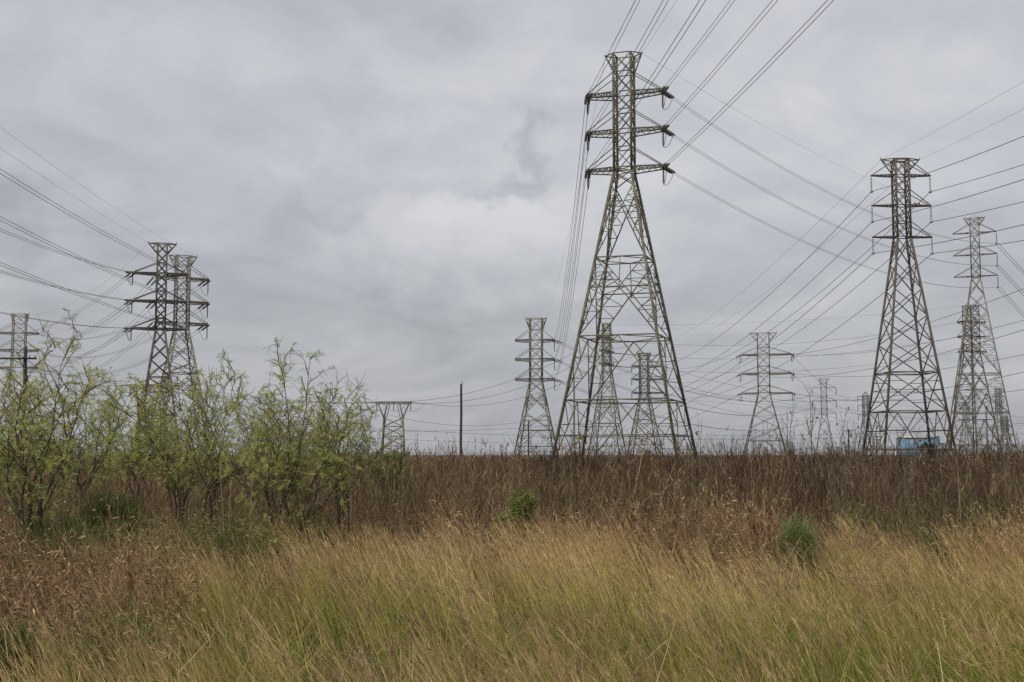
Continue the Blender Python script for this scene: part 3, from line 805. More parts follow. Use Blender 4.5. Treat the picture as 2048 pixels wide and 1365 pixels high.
make_pole('P1', 'plain dark wooden pole without crossarms standing alone in the dead weeds', 922, 768, 150, .17, group=G_P, lean=.004, extra=cap_iron)
make_pole('P2', 'short dark wooden pole just in front of the low pale portal tower', 765, 828, 330, .20, group=G_P, lean=.05)
make_pole('P3', 'wooden pole standing between the legs of the grey-green tower', 1057, 842, 350, .26, group=G_P)
def mono_arms(o, h, r):
    m_ = MB()
    for dz in (1.2, 2.2): m_.beam((0, 0, h - dz), (1.4, 0, h - dz - .5), .14)
    m_.beam((0, 0, h - .2), (.9, 0, h + .5), .1); m_.build('arm', M_GREYST, o)
make_pole('P4', 'slim grey steel monopole behind the near-left leg of the tallest tower', 1148, 748, 400, .34, M_GREYST, group=G_P, extra=mono_arms)
def transformer(o, h, r):
    m_ = MB(); m_.tube([(r + .35, 0, h - 2.0), (r + .35, 0, h - 1.95), (r + .35, 0, h - 1.1), (r + .35, 0, h - 1.0)], [.2, .3, .3, .18], 10)
    t_ = m_.build('transformer', M_GREYST, o, True)
    q = MB(); q.tube([(r + .35, 0, h - 1.02), (r + .35, 0, h - .75)], [.06, .05], 6); q.build('bushing', M_INS, t_)
make_pole('P5', 'wooden pole with a transformer beside the narrow dome-topped tower', 1697, 858, 300, .22, group=G_P, bars=((.5, 1.3, 1.3),), extra=transformer)
make_pole('P6', 'T-shaped wooden pole under the rusty tower, near its left leg', 1753, 870, 420, .24, group=G_P, bars=((.6, 1.6, 1.6), (1.6, 1.2, 1.2)))
make_pole('P7', 'wooden pole with long dark crossarm in front of the pale tower at the photo edge', 52, 693, 110, .19, group=G_P, bars=((1.1, 3.3, 1.07),))
make_pole('P8', 'bare grey pole rising between the legs of the tall pale tower', 1972, 812, 500, .40, M_GREYST, group=G_P)
make_pole('P9', 'short dark pole beside the right leg of the rusty tower', 1897, 866, 300, .20, group=G_P, bars=((.4, 1.0, 1.0),))

# ------------------------------------------------------------------ wires
LEVEL = {'1': 'upper', '2': 'middle', '3': 'lower'}
DESC = {'T1': 'tallest tower', 'T2': 'heavy-legged tower', 'T3': 'half-hidden tower', 'T4': 'edge tower', 'T8': 'grey-green tower', 'T9': 'end-on tower',
        'T10': 'small brown tower', 'T11': 'olive tower', 'T12': 'slim distant tower', 'T13': 'domed tower', 'T14': 'rusty tower', 'T15': 'tall pale tower',
        'T16': 'box-armed tower', 'T6': 'hidden portal tower', 'T7': 'low portal tower', 'P1': 'lone pole', 'P2': 'short pole', 'P3': 'caged pole'}
def where(key, tip):
    if tip[0] == 'P': return f"{DESC[key]}'s {'left' if tip[1] == 'L' else 'right'} peak"
    if tip[0] == 'A': return f"{DESC[key]}'s {('left', 'middle', 'right')[int(tip[1]) - 1]} phase"
    if tip[0] in 'LR': return f"{DESC[key]}'s {LEVEL[tip[1]]} {'left' if tip[0] == 'L' else 'right'} arm"
    return DESC[key]
def span(a, tipa, b, tipb=None, sag=4.0, r=.04, bundle=1, dead_a=0.0, dead_b=0.0, ir=.15, label=None, to='', mat=None, gap=.42, nd=11):
    A = TOWERS[a]; pa = A.w(A.tip[tipa])
    if isinstance(b, str):
        B = TOWERS[b]; pb = B.w(B.tip[tipb])
    else: B = None; pb = np.asarray(b, float)
    n = 40
    def curve(p, q):
        t_ = np.linspace(0, 1, n + 1)[:, None]
        P = p * (1 - t_) + q * t_; P[:, 2:] -= 4 * sag * t_ * (1 - t_); return P
    Lh = np.linalg.norm(pb - pa)
    da = unit(pb - pa - np.array([0, 0, 4 * sag])); db = unit(pa - pb - np.array([0, 0, 4 * sag]))
    side = unit(np.cross(pb - pa, [0, 0, 1.]))
    ends = []
    for X, tip_, d, dead, p in ((A, tipa, da, dead_a, pa), (B, tipb, db, dead_b, pb)):
        e = p
        if X is not None and dead > 0:
            e = p + d * dead
            arm = X.arm[tip_]
            for s in ((-.5, .5) if bundle > 1 else (0,)):
                q = MB(); o = side * gap * s
                insulator(q, X.l(p + o), X.l(e + o), ir, nd, ir * .55)
                q.build('insulator', M_INS, arm)
            X.ends.setdefault(tip_, []).append(e)
        ends.append(e)
    lab = label or (f"{'Paired' if bundle > 1 else 'Single'} wire, {where(a, tipa)} " + (f"to {where(b, tipb)}" if B is not None else to))
    grp = 'paired wires: ' + (where(a, tipa) + ' ' + (where(b, tipb) if B is not None else to)) if bundle > 1 else 'overhead wires'
    for s in ((-.5, .5) if bundle > 1 else (0,)):
        m_ = MB(); o = side * gap * s
        m_.tube(curve(ends[0] + o, ends[1] + o), r, 5)
        tag(m_.build('power_line', mat or M_WIRE, None, True), lab, 'power line', grp)
V_BACK = lambda T, tip, dx, y, dz=0.0: (lambda p: np.array([p[0] + dx, y, p[2] + dz]))(TOWERS[T].w(TOWERS[T].tip[tip]))
# tallest tower: overhead towards the viewer, on to the tall pale tower, back to the grey-green tower
for k in '123':
    for s in 'LR':
        span('T1', s + k, V_BACK('T1', s + k, .055 * 270, -120, 0), sag=4.7, r=.026, bundle=2, dead_a=2.6, ir=.19, to='climbing out of the photo top')
    span('T1', 'R' + k, 'T15', 'R' + k, sag=4.5, r=.022, bundle=2, dead_a=2.6, ir=.19)
    span('T1', 'L' + k, 'T8', 'R' + k, sag=5, r=.034, bundle=2, dead_a=2.2, dead_b=5.0, ir=.17)
    p = at(2330, {'1': 770, '2': 815, '3': 860}[k], 520)
    span('T15', 'R' + k, p, sag=5, r=.05, bundle=2, gap=.7, to='slanting down past the photo edge', mat=M_WIREF)
span('T1', 'PR', V_BACK('T1', 'PR', .055 * 270, -120), sag=6, r=.014, to='climbing out of the photo top', mat=M_WIREF)
span('T1', 'PL', V_BACK('T1', 'PL', .055 * 270, -120), sag=6, r=.014, to='climbing out of the photo top', mat=M_WIREF)
span('T1', 'PR', 'T15', 'PR', sag=3, r=.014, mat=M_WIREF)
span('T1', 'PL', 'T8', 'PR', sag=3, r=.014, mat=M_WIREF)
# rusty tower line
for k in '123':
    for s in 'LR':
        span('T14', s + k, V_BACK('T14', s + k, 0, -190), sag=11.5, r=.042, to='climbing past the photo edge')
        span('T14', s + k, 'T10', s + k, sag=9, r=.045, dead_b=5, ir=.3)
for s in 'LR':
    span('T14', 'P' + s, V_BACK('T14', 'P' + s, 0, -190), sag=8, r=.016, to='climbing past the photo edge', mat=M_WIREF)
    span('T14', 'P' + s, 'T10', 'P' + s, sag=6, r=.022, mat=M_WIREF)
# olive tower
for k in '123':
    for s in 'LR':
        span('T11', s + k, V_BACK('T11', s + k, 5, 80), sag=9, r=.05, dead_a=3.6, ir=.38, nd=7, to='rising past the photo edge')
    span('T11', 'R' + k, 'T13', 'L' + k, sag=3, r=.05, dead_a=4.5, ir=.3, nd=7, mat=M_WIREF)
    span('T11', 'L' + k, at({'1': 1130, '2': 1150, '3': 1165}[k], {'1': 862, '2': 880, '3': 893}[k], 1000), sag=6, r=.065, dead_a=5.5, ir=.33, nd=7, to='sinking behind the tallest tower')
# grey-green tower and beyond
for k in '123':
    span('T8', 'R' + k, 'T12', 'L' + k, sag=10, r=.065, bundle=2, gap=1.4, dead_a=5, ir=.22, mat=M_WIREF)
    span('T10', 'R' + k, 'T12', 'R' + k, sag=4, r=.07, dead_a=4, ir=.28, mat=M_WIREF)
    span('T9', 'R' + k, 'T16', 'L' + k, sag=3.5, r=.045, dead_a=9, ir=.22, mat=M_WIREF)
    span('T7', 'A' + k, 'T9', 'L' + k, sag=5, r=.055, dead_a=4.5, ir=.22, dead_b=3)
    span('T6', 'A' + k, 'T7', 'A' + k, sag=1.5, r=.05, dead_a=3, dead_b=5, ir=.22)
    span('T12', 'R' + k, at(2200, {'1': 838, '2': 852, '3': 866}[k], 900), sag=4, r=.06, to='running low across to the photo edge', mat=M_WIREF)
span('T9', 'PR', 'T16', 'PL', sag=2, r=.025, mat=M_WIREF)
# the two left towers
for k in '123':
    for s in 'LR':
        span('T2', s + k, V_BACK('T2', s + k, 12, 5, {'1': 3, '2': 2, '3': 1}[k]), sag=6.6 if s == 'L' else {'1': 4.0, '2': 3.6, '3': 3.0}[k], r=.034, bundle=2, dead_a=4.2, ir=.26, gap=.9, to='sweeping out of the photo edge')
        span('T3', s + k, 'T4', 'R' + k, sag=6, r=.038, bundle=2, gap=1.1, dead_a=4.5 if s == 'R' else 6, ir=.26, mat=M_WIREF)
    span('T2', 'L' + k, 'T4', 'L' + k, sag=4, r=.036, bundle=2, dead_a=4.2, dead_b=3.5, ir=.24, gap=.9)
span('T2', 'PL', V_BACK('T2', 'PL', 12, 5, 2), sag=2, r=.018, to='sweeping out of the photo edge', mat=M_WIREF)
span('T3', 'PR', V_BACK('T3', 'PR', 9, 5, 8), sag=5, r=.018, to='sweeping out of the photo edge', mat=M_WIREF)
span('T2', 'PL', 'T4', 'PR', sag=4, r=.02, mat=M_WIREF)
span('T6', 'A1', at(-160, 668, 260), sag=3, r=.035, dead_a=6, ir=.2, to='rising past the photo edge')
span('T6', 'A2', at(-160, 640, 260), sag=3, r=.035, dead_a=5, ir=.2, to='rising past the photo edge')
# pole lines low over the field
span('P2', 'top', 'P3', 'top', sag=2.2, r=.045, label='wire from the short wooden pole to the pole inside the grey-green tower', mat=M_WIREF)
lows = [((560, 846, 330), (1500, 880, 420), 'faint low wire crossing behind the lone wooden pole, dipping to the right'),
        ((560, 866, 330), (1240, 886, 520), 'faintest low wire under the others beside the lone wooden pole'),
        ((700, 861, 345), (1160, 846, 420), 'low wire rising gently behind the lone wooden pole'),
        ((1300, 866, 520), (1700, 866, 500), 'flat low wire passing behind the base of the olive tower'),
        ((1300, 872, 560), (1760, 874, 520), 'second flat low wire behind the base of the olive tower'),
        ((1690, 868, 300), (2100, 838, 420), 'low wire climbing from the transformer pole past the blue building'),
        ((1380, 800, 600), (2100, 850, 640), 'low wire crossing the rusty tower below its ring'),
        ((1380, 780, 560), (2100, 872, 700), 'low wire falling across the rusty tower lower legs')]
for p, q, lb in lows:
    m_ = MB(); P0, P1 = at(*p), at(*q); t_ = np.linspace(0, 1, 31)[:, None]; C = P0 * (1 - t_) + P1 * t_; C[:, 2:] -= 4 * 1.2 * t_ * (1 - t_)
    m_.tube(C, .045, 5); tag(m_.build('power_line', M_WIREF, None, True), lb, 'power line', 'low wires over the field')
# jumper loops under the dead-end arms
for T in TOWERS.values():
    for tip, es in T.ends.items():
        if tip[0] not in 'LR' and not T.key in ('T6', 'T7'): continue
        arm = T.arm[tip]
        p = T.w(T.tip[tip]); dl = {'T1': 2.15, 'T8': 3.6, 'T2': 2.6, 'T3': 3.4}.get(T.key, 2.8)
        bot = p - np.array([0, 0, dl])
        q = MB(); insulator(q, T.l(p - np.array([0, 0, .1])), T.l(bot), .17 if T.Z < 200 else .18, 10 if T.Z < 200 else 6, .045 if T.Z < 200 else .07); q.build('insulator', M_INSD, arm)
        for e in es[:2]:
            t_ = np.linspace(0, 1, 13)[:, None]; C = e * (1 - t_) + bot * t_; C[:, 2:] -= 4 * dl * .28 * t_ * (1 - t_)
            q = MB(); q.tube([T.l(c_) for c_ in C], .034 if T.Z < 200 else .045, 5); q.build('jumper_loop', M_JUMP, arm)

# ------------------------------------------------------------------ feathery shrubs
def smooth_path(K, n=14):
    K = np.asarray(K, float)
    K = np.vstack([2 * K[0] - K[1], K, 2 * K[-1] - K[-2]])
    out_ = []
    m_ = len(K) - 3
    per = max(3, n // m_)
    for i in range(m_):
        p0, p1, p2, p3 = K[i:i + 4]
        for t_ in np.arange(per) / per:
            out_.append(.5 * ((2*p1) + (-p0+p2)*t_ + (2*p0-5*p1+4*p2-p3)*t_**2 + (-p0+3*p1-3*p2+p3)*t_**3))
    out_.append(K[-2])
    return np.array(out_)
def feather_leaves(veg, P, D, Ln, pal, npair=8, wl=1.0):
    """bipinnate leaves: a drooping midrib with pairs of thin pinnae"""
    n = len(P); up = np.array([0, 0, 1.])
    S = unit(np.cross(D, up) + rng.normal(0, .25, (n, 3)))
    droop = rng.uniform(.15, .9, n)
    c = pal[rng.integers(0, len(pal), n)] * rng.uniform(.75, 1.3, n)[:, None]
    def q(s): return P + D * (Ln * s)[:, None] - up * (droop * Ln * s * s)[:, None]
    for j in range(npair):
        s_ = (j + .6) / npair
        base = q(np.full(n, s_))
        l = Ln * (.42 * math.sin(math.pi * (s_ * .85 + .12)) + .06) * rng.uniform(.75, 1.2, n)
        for sg in (-1, 1):
            d = unit(S * sg * .85 + D * .55 - up * rng.uniform(.1, .5, n)[:, None])
            nn = unit(np.cross(d, D))
            nn = unit(np.cross(nn, d)) * .9 + nn * .3
            diamonds(veg, base, d, nn, l, l * .10 * wl + .003, c)
    e = q(np.ones(n))
    diamonds(veg, P, unit(e - P), S, np.linalg.norm(e - P, axis=1), np.full(n, .006), c * .8)
PAL_L = np.array([(.48, .51, .145), (.40, .47, .145), (.54, .52, .17), (.31, .41, .145), (.52, .46, .19)])
PAL_LT = np.array([(.14, .17, .06), (.17, .19, .07), (.11, .14, .05), (.20, .20, .08)])
def tree_from(name, label, stems, cat, group, nbranch=9, blen=(.6, 1.5), nleaf=5, r0=.034, pal=PAL_L, leafy=1.0, leaf_len=(.06, .15), start=.30, twig_up=.5, Y=20., lateral=1.0):
    allp = np.concatenate(stems)
    base = np.array([np.mean([s_[0][0] for s_ in stems]), np.mean([s_[0][1] for s_ in stems]), 0.])
    root = empty(name, base); tag(root, label, cat, group)
    tk, tw, lv = MB(), MB(), Veg()
    LP, LD = [], []
    for st in stems:
        C = smooth_path(st) - base
        wob = np.cumsum(rng.normal(0, .012, C.shape), axis=0); wob[0] = 0; C = C + wob
        m_ = len(C); t_ = np.linspace(0, 1, m_)
        tk.tube(C, r0 * .56 * (1 - .84 * t_ ** .8) * rng.uniform(.55, 1.1), 6)
        Ls = np.linalg.norm(np.diff(C, axis=0), axis=1).sum()
        nb = max(3, int(nbranch * Ls / 3.6))
        for k in range(nb):
            f = start + (1 - start) * (k + rng.random()) / nb
            i = min(int(f * (m_ - 1)), m_ - 2); p = C[i] + (C[i + 1] - C[i]) * (f * (m_ - 1) - i)
            d0 = unit(C[i + 1] - C[i])
            az = rng.random() * 6.28
            o_ = np.array([math.cos(az), math.sin(az), 0])
            ln = rng.uniform(*blen) * (1.25 - .95 * f)
            d = unit(d0 * .6 + o_ * .75 * lateral + np.array([0, 0, twig_up * rng.uniform(.2, 1)]))
            end_droop = rng.uniform(-.1, .35)
            s4 = np.linspace(0, 1, 6)[:, None]
            B = p + d * ln * s4 + np.array([0, 0, -1.]) * end_droop * ln * s4**2 + rng.normal(0, .02, (6, 3)) * s4
            tw.tube(B, np.linspace(.0085, .003, 6) * (r0 / .034) ** .5, 4, False)
            nt_ = rng.integers(2, 5)
            lines = [B]
            for q in range(nt_):
                g_ = rng.uniform(.25, .95); bi = int(g_ * 5)
                b0 = B[bi]; dd = unit(unit(B[min(bi + 1, 5)] - B[max(bi - 1, 0)]) * .7 + rng.normal(0, .55, 3) + np.array([0, 0, .15]))
                l2 = rng.uniform(.18, .5) * (.5 + .5 * ln)
                G = b0 + dd * l2 * np.linspace(0, 1, 4)[:, None] - np.array([0, 0, 1.]) * .25 * l2 * np.linspace(0, 1, 4)[:, None]**2
                tw.tube(G, np.linspace(.005, .0022, 4), 3, False); lines.append(G)
            for Gl in lines:
                n_ = rng.poisson(nleaf * leafy * (1.0 if Gl is B else .7) * (1.5 - 1.05 * f))
                for _ in range(n_):
                    f2 = rng.random() ** .7 * (len(Gl) - 1.001); j = int(f2); LP.append(Gl[j] + (Gl[j + 1] - Gl[j]) * (f2 - j))
                    dd = unit(Gl[j + 1] - Gl[j]); LD.append(unit(dd * .5 + rng.normal(0, .6, 3) + np.array([0, 0, .05])))
        for _ in range(3):
            LP.append(C[-1 - rng.integers(0, 2)]); LD.append(unit(rng.normal(0, .7, 3) + np.array([0, 0, .3])))
    tk.build('trunk', M_BARK, root, True)
    tw.build('twigs', M_TWIG, root)
    if LP:
        LP, LD = np.array(LP), np.array(LD)
        feather_leaves(lv, LP, LD, rng.uniform(*leaf_len, len(LP)), pal, 8)
        lv.build('crown', M_LEAF, root)
    return root
def px_stem(Y, pts, jitter=.35):             # a stem given by where it is seen, at its own distance, bowed in depth
    dy = rng.normal(0, jitter)
    n = len(pts)
    out_ = [at(x, y, Y + dy * (i / (n - 1)) ** 1.3) for i, (x, y) in enumerate(pts)]
    b_ = out_[0].copy(); b_[2] = float(ground_z(b_[0], b_[1])) - .05
    return np.array([b_] + out_) if out_[0][2] > b_[2] + .15 else np.array([b_] + out_[1:])
G_S = 'feathery green shrubs'
shrubs = [
 ('feathery shrub at the photo edge, trunk forking low like a Y', 17.5, .046, 1.0,
  [[(57, 1080), (55, 960), (20, 890), (-40, 800), (-80, 740)], [(57, 1085), (56, 965), (45, 900), (36, 820), (60, 745), (112, 688)], [(60, 1085), (58, 970), (92, 890), (110, 800), (124, 730), (160, 664)],
   [(60, 1085), (95, 985), (140, 890), (152, 820), (180, 745)], [(55, 1085), (20, 1000), (-30, 930), (-60, 860)]]),
 ('many-stemmed feathery shrub fanning out in front of the tan grass', 20.0, .038, .95,
  [[(545, 1060), (538, 1000), (520, 930), (512, 860), (470, 790), (462, 722)], [(548, 1060), (545, 980), (548, 900), (555, 800), (560, 702)], [(552, 1060), (565, 990), (580, 930), (578, 850), (568, 760), (565, 715)],
   [(560, 1060), (580, 980), (600, 920), (608, 850), (618, 780), (626, 708)], [(602, 1062), (625, 980), (650, 900), (665, 830), (668, 790)], [(598, 1062), (615, 1000), (650, 935), (690, 880), (712, 815)],
   [(605, 1062), (650, 1010), (690, 950), (730, 880), (752, 822)], [(540, 1060), (520, 1010), (475, 930), (440, 870), (415, 800), (430, 735)]]),
 ('feathery shrub behind, between the forked shrub and the fan-shaped one, with curved dark stems', 23.5, .040, 1.05,
  [[(345, 1020), (330, 960), (305, 900), (290, 830), (300, 770)], [(350, 1020), (340, 950), (300, 880), (250, 830), (210, 790)], [(370, 1020), (372, 950), (385, 890), (400, 820), (390, 760)],
   [(362, 1020), (395, 960), (415, 900), (440, 840), (455, 770)]]),
 ('leaning feathery shrub under the tan tower, its lower stems bare', 22.0, .036, 1.0,
  [[(430, 1010), (460, 960), (500, 920), (530, 860), (510, 790)], [(425, 1010), (400, 950), (390, 880), (370, 820), (350, 775)], [(428, 1010), (440, 930), (430, 860), (435, 800), (480, 745)]]),
 ('small thin feathery shrub at the right end of the shrub row', 21.5, .030, .8,
  [[(690, 1000), (686, 940), (678, 880), (690, 830), (705, 790)], [(692, 1000), (715, 950), (738, 900), (745, 850)], [(688, 1000), (660, 940), (650, 890), (640, 840)]]),
 ('feathery shrub behind the forked one, leafiest near its top', 25.0, .040, 1.7,
  [[(150, 1010), (160, 930), (175, 860), (165, 790), (200, 755)], [(155, 1010), (190, 940), (220, 880), (240, 820), (262, 770)], [(145, 1010), (120, 930), (90, 870), (80, 800), (98, 760)]]),
 ('feathery shrub cut by the photo edge behind the wooden pole', 22.0, .042, 1.25,
  [[(-60, 1010), (-40, 930), (0, 870), (25, 800), (20, 760)], [(-65, 1010), (-90, 930), (-80, 850), (-60, 780)], [(-55, 1010), (-10, 960), (40, 910), (70, 850), (72, 800)]]),
 ('feathery shrub in the second row behind the heavy-legged tower stems', 28.0, .038, 1.9,
  [[(270, 985), (262, 920), (245, 860), (235, 800)], [(275, 985), (300, 920), (320, 870), (345, 810)], [(268, 985), (225, 930), (200, 880), (180, 830)]]),
 ('feathery shrub in the second row behind the fan-shaped shrub', 28.0, .036, 1.7,
  [[(590, 985), (580, 920), (560, 860), (540, 800)], [(595, 985), (620, 930), (640, 870), (650, 810)], [(585, 985), (530, 930), (500, 880), (480, 830)]]),
]
for lb, Y, r0, lf, stems in shrubs:
    extra = []
    for k in range(5):                       # thin whips between the main stems
        s_ = stems[rng.integers(0, len(stems))]; q = stems[rng.integers(0, len(stems))]; f = rng.random()
        e = [(a[0] * f + b[0] * (1 - f) + rng.normal(0, 14), a[1] * f + b[1] * (1 - f)) for a, b in zip(s_[:4], q[:4])]
        e[0] = (s_[0][0] + rng.normal(0, 13), s_[0][1]); e[-1] = (e[-1][0] + rng.normal(0, 18), e[-1][1] - rng.uniform(-25, 55)); extra.append(e)
    stems = stems + extra
    tree_from('feathery_shrub', lb, [px_stem(Y, s_) for s_ in stems], 'shrub', G_S, nbranch=13, nleaf=5.3, r0=r0, leafy=lf)

# ------------------------------------------------------------------ small distant trees beyond the shrubs
def bushy(name, label, px_, ytop, Y, wpx, pal, n=900, cat='tree', group=None, lw=.12, tall=True, bare=0.0):
    c = at(px_, ytop, Y); h = c[2]; w = wpx * Y / F / 2
    base = np.array([c[0], Y, 0.]); root = empty(name, base); tag(root, label, cat, group)
    tk = MB(); lv = Veg()
    tips = []
    for k in range(7):
        az = k * 2.4 + rng.random(); rr = w * rng.uniform(.25, .85); hh = h * rng.uniform(.55, .95)
        C = np.array([(0, 0, -.1), (rr * .25 * math.cos(az), rr * .25 * math.sin(az), hh * .4), (rr * math.cos(az), rr * math.sin(az), hh)])
        tk.tube(smooth_path(C, 8), np.linspace(.03, .008, 9) * (h / 3), 5); tips.append(C[2]); tips.append(C[1] * .3 + C[2] * .7)
    tk.build('trunk', M_BARK, root, True)
    tips = np.array(tips)
    k = rng.integers(0, len(tips), n)
    P = tips[k] + rng.normal(0, 1, (n, 3)) * np.array([w * .30, w * .30, h * .15]); P[:, 2] = np.clip(P[:, 2], h * .04, h * 1.03)
    D = unit(rng.normal(size=(n, 3)) + np.array([0, 0, .3])); Nn = unit(np.cross(D, rng.normal(size=(n, 3))))
    col_ = pal[rng.integers(0, len(pal), n)] * rng.uniform(.7, 1.35, n)[:, None]
    diamonds(lv, P, D, Nn, rng.uniform(.6, 1.5, n) * lw, rng.uniform(.25, .6, n) * lw, col_)
    lv.build('crown', M_LEAF, root)
    return root
PAL_D = np.array([(.060, .095, .040), (.080, .115, .050), (.050, .080, .035)])
PAL_B = np.array([(.12, .10, .065), (.15, .12, .08), (.10, .10, .05)])
bushy('small_tree', 'small dark green tree showing through the right end of the shrubs', 725, 880, 75, 40, PAL_D, 1000)
bushy('small_tree', 'grey-brown leafless-looking tree behind the fan-shaped shrub', 628, 848, 90, 130, PAL_B, 2200, lw=.16)
bushy('small_tree', 'grey-brown thicket tree lower behind the stems of the fan-shaped shrub', 520, 862, 85, 120, PAL_B, 1800, lw=.16)
bushy('small_tree', 'dull green tree low behind the left shrubs', 330, 858, 80, 170, PAL_D * .6 + PAL_B * .5, 2400, lw=.16)
bushy('small_tree', 'brownish tree low behind the forked shrub', 120, 852, 80, 170, PAL_D * .5 + PAL_B * .5, 2400, lw=.16)
bushy('green_shrub', 'low bright green feathery bush growing at the edge of the dead weeds', 775, 917, 30, 95, PAL_LT, 1100, 'shrub', lw=.14)

# round green bushes among the undergrowth: upright wiry sprays
def wiry_bush(label, px_, ybase, ytop, Y, wpx, pal, n=1500, name='wiry_bush'):
    c = at(px_, ytop, Y); h = c[2]; w = wpx * Y / F / 2
    root = empty(name, (c[0], Y, float(ground_z(c[0], Y)))); tag(root, label, 'shrub', 'wiry green bushes')
    st = MB()
    for k in range(9):
        az = rng.random() * 6.28; rr = w * rng.uniform(.2, .8)
        st.tube(smooth_path([(0, 0, -.05), (rr * .4 * math.cos(az), rr * .4 * math.sin(az), h * .35), (rr * math.cos(az), rr * math.sin(az), h * .75)], 6), np.linspace(.014, .004, 7), 4)
    st.build('stems', M_BARK, root)
    lv = Veg()
    az = rng.random(n) * 6.28; rr = w * np.sqrt(rng.random(n)) * .85
    dome = np.sqrt(np.clip(1 - (rr / w) ** 2, .08, 1))
    P = np.stack([rr * np.cos(az), rr * np.sin(az), h * (.12 + .50 * dome * rng.random(n) ** .6) * rng.uniform(.8, 1.1, n)], 1)
    c_ = pal[rng.integers(0, len(pal), n)] * rng.uniform(.7, 1.35, n)[:, None]
    V, Q, C, cen, D = ribbons(P, h * dome * rng.uniform(.10, .24, n), az + rng.normal(0, 1.0, n), rng.uniform(0, .8, n), rng.uniform(-.2, .7, n), rng.uniform(.006, .012, n), 3, c_, c_ * 1.15, 1, .8)
    lv.add(V, Q, C)
    for j in range(7):
        f = rng.random(n); Pj = cen[:, 1] * (1 - f)[:, None] + cen[:, 3] * f[:, None]
        slivers(lv, Pj, unit(D + rng.normal(0, .8, (n, 3))), rng.uniform(.03, .08, n), rng.uniform(.005, .010, n), c_ * rng.uniform(.8, 1.3, n)[:, None])
    lv.build('foliage', M_LEAF, root)
wiry_bush('rounded mid-green wiry bush beside the forked shrub trunk', 112, 1075, 958, 17.6, 185, np.array([(.085, .125, .040), (.115, .150, .055), (.075, .105, .035)]) * 1.5, 3600)
wiry_bush('darkest green wiry bush deep between the shrubs', 225, 1010, 900, 21.0, 170, np.array([(.050, .072, .024), (.070, .092, .032), (.04, .058, .02)]) * 1.5, 3200)
wiry_bush('small blue-green wiry bush among the dead weeds near the rusty plume grass', 1595, 1066, 1001, 19.2, 74, np.array([(.20, .24, .09), (.25, .28, .11), (.15, .19, .075)]) * 1.3, 1500)
wiry_bush('low dark green tuft cut by the photo edge near the bottom', 0, 1260, 1165, 10.5, 200, np.array([(.055, .075, .024), (.080, .098, .032), (.12, .11, .045)]) * 1.5, 2200)

# bright green leafy plants with broad leaves
def leafy_plant(label, px_, ytop, Y, wpx, n):
    c = at(px_, ytop, Y); h = c[2]; w = wpx * Y / F / 2; gz = float(ground_z(c[0], Y))
    root = empty('leafy_plant', (c[0], Y, gz)); tag(root, label, 'plant', 'bright green leafy plants')
    st, lv = MB(), Veg(); LP = []
    for k in range(6):
        e = np.array([rng.uniform(-1, 1) * w, rng.uniform(-1, 1) * w, (h - gz) * rng.uniform(.78, 1.0)])
        C = smooth_path([(0, 0, 0), e * np.array([.4, .4, .5]), e], 10); st.tube(C, np.linspace(.010, .003, len(C)), 4)
        for _ in range(n // 6):
            f = rng.uniform(.62, 1.0) * (len(C) - 1.01); j = int(f); LP.append(C[j] + rng.normal(0, .05, 3))
    st.build('stem', M_TWIG, root)
    P = np.array(LP); k = len(P); D = unit(rng.normal(0, 1, (k, 3)) * np.array([1, 1, .4]) - np.array([0, 0, .25])); Nn = unit(np.cross(D, [0, 0, 1.]) + rng.normal(0, .3, (k, 3)))
    c_ = np.array([(.17, .24, .04), (.22, .27, .05), (.13, .21, .04)])[rng.integers(0, 3, k)] * rng.uniform(.8, 1.25, k)[:, None]
    diamonds(lv, P, D, Nn, rng.uniform(.07, .15, k), rng.uniform(.05, .10, k), c_)
    lv.build('leaves', M_LEAF, root)
leafy_plant('yellow-green leafy sprout standing tallest in front of the dead weeds', 1045, 957, 20.8, 62, 210)
leafy_plant('small bright green leafy sprout low left of the tallest sprout', 1001, 1000, 20.2, 34, 90)
leafy_plant('pair of leafy green sprigs at the weed edge right of the blue-green bush', 1722, 998, 21.5, 60, 60)

# rusty plume grass clump, dry reeds and single plumes
def plume(label, px_, ytop, Y, ht=None, n=1, spread=.0, colr=(.36, .235, .135), name='plume_grass', fat=1.0, group='rusty plume grasses'):
    c = at(px_, ytop, Y); gz = float(ground_z(c[0], Y)); h = c[2] - gz
    root = empty(name, (c[0], Y, gz)); tag(root, label, 'grass clump', group)
    for k in range(n):
        st, pl = MB(), Veg()
        ox, oy = rng.normal(0, spread), rng.normal(0, spread); hh = h * (1 if k == 0 else rng.uniform(.68, 1.0))
        if k == 0: ox = oy = 0
        C = smooth_path([(ox * .4, oy * .4, 0), (ox * .7 + .02, oy * .7, hh * .5), (ox - .03, oy, hh)], 10); st.tube(C, np.linspace(.009, .004, len(C)), 4)
        so = st.build('stalk', M_TWIG, root)
        q = 130; f = rng.uniform(.62, .99, q) * (len(C) - 1.01); j = f.astype(int); P = C[j] + (C[j + 1] - C[j]) * (f - j)[:, None]
        slivers(pl, P, unit(rng.normal(0, .30, (q, 3)) + np.array([0, 0, 1.])), rng.uniform(.06, .14, q), rng.uniform(.010, .022, q) * fat, np.array([colr]) * rng.uniform(.6, 1.6, q)[:, None])
        po = pl.build('plume', M_WEED, root)
plume('clump of rusty brown plume grass beside the blue-green bush', 1532, 985, 18.4, n=9, spread=.17, fat=1.5)
plume('single pale plume standing in the grass at lower left, the paler of two', 149, 1122, 13.0, n=1, colr=(.36, .24, .15))
plume('single dark rust plume leaning in the grass at lower left', 262, 1112, 13.0, n=2, spread=.05, colr=(.32, .17, .095))
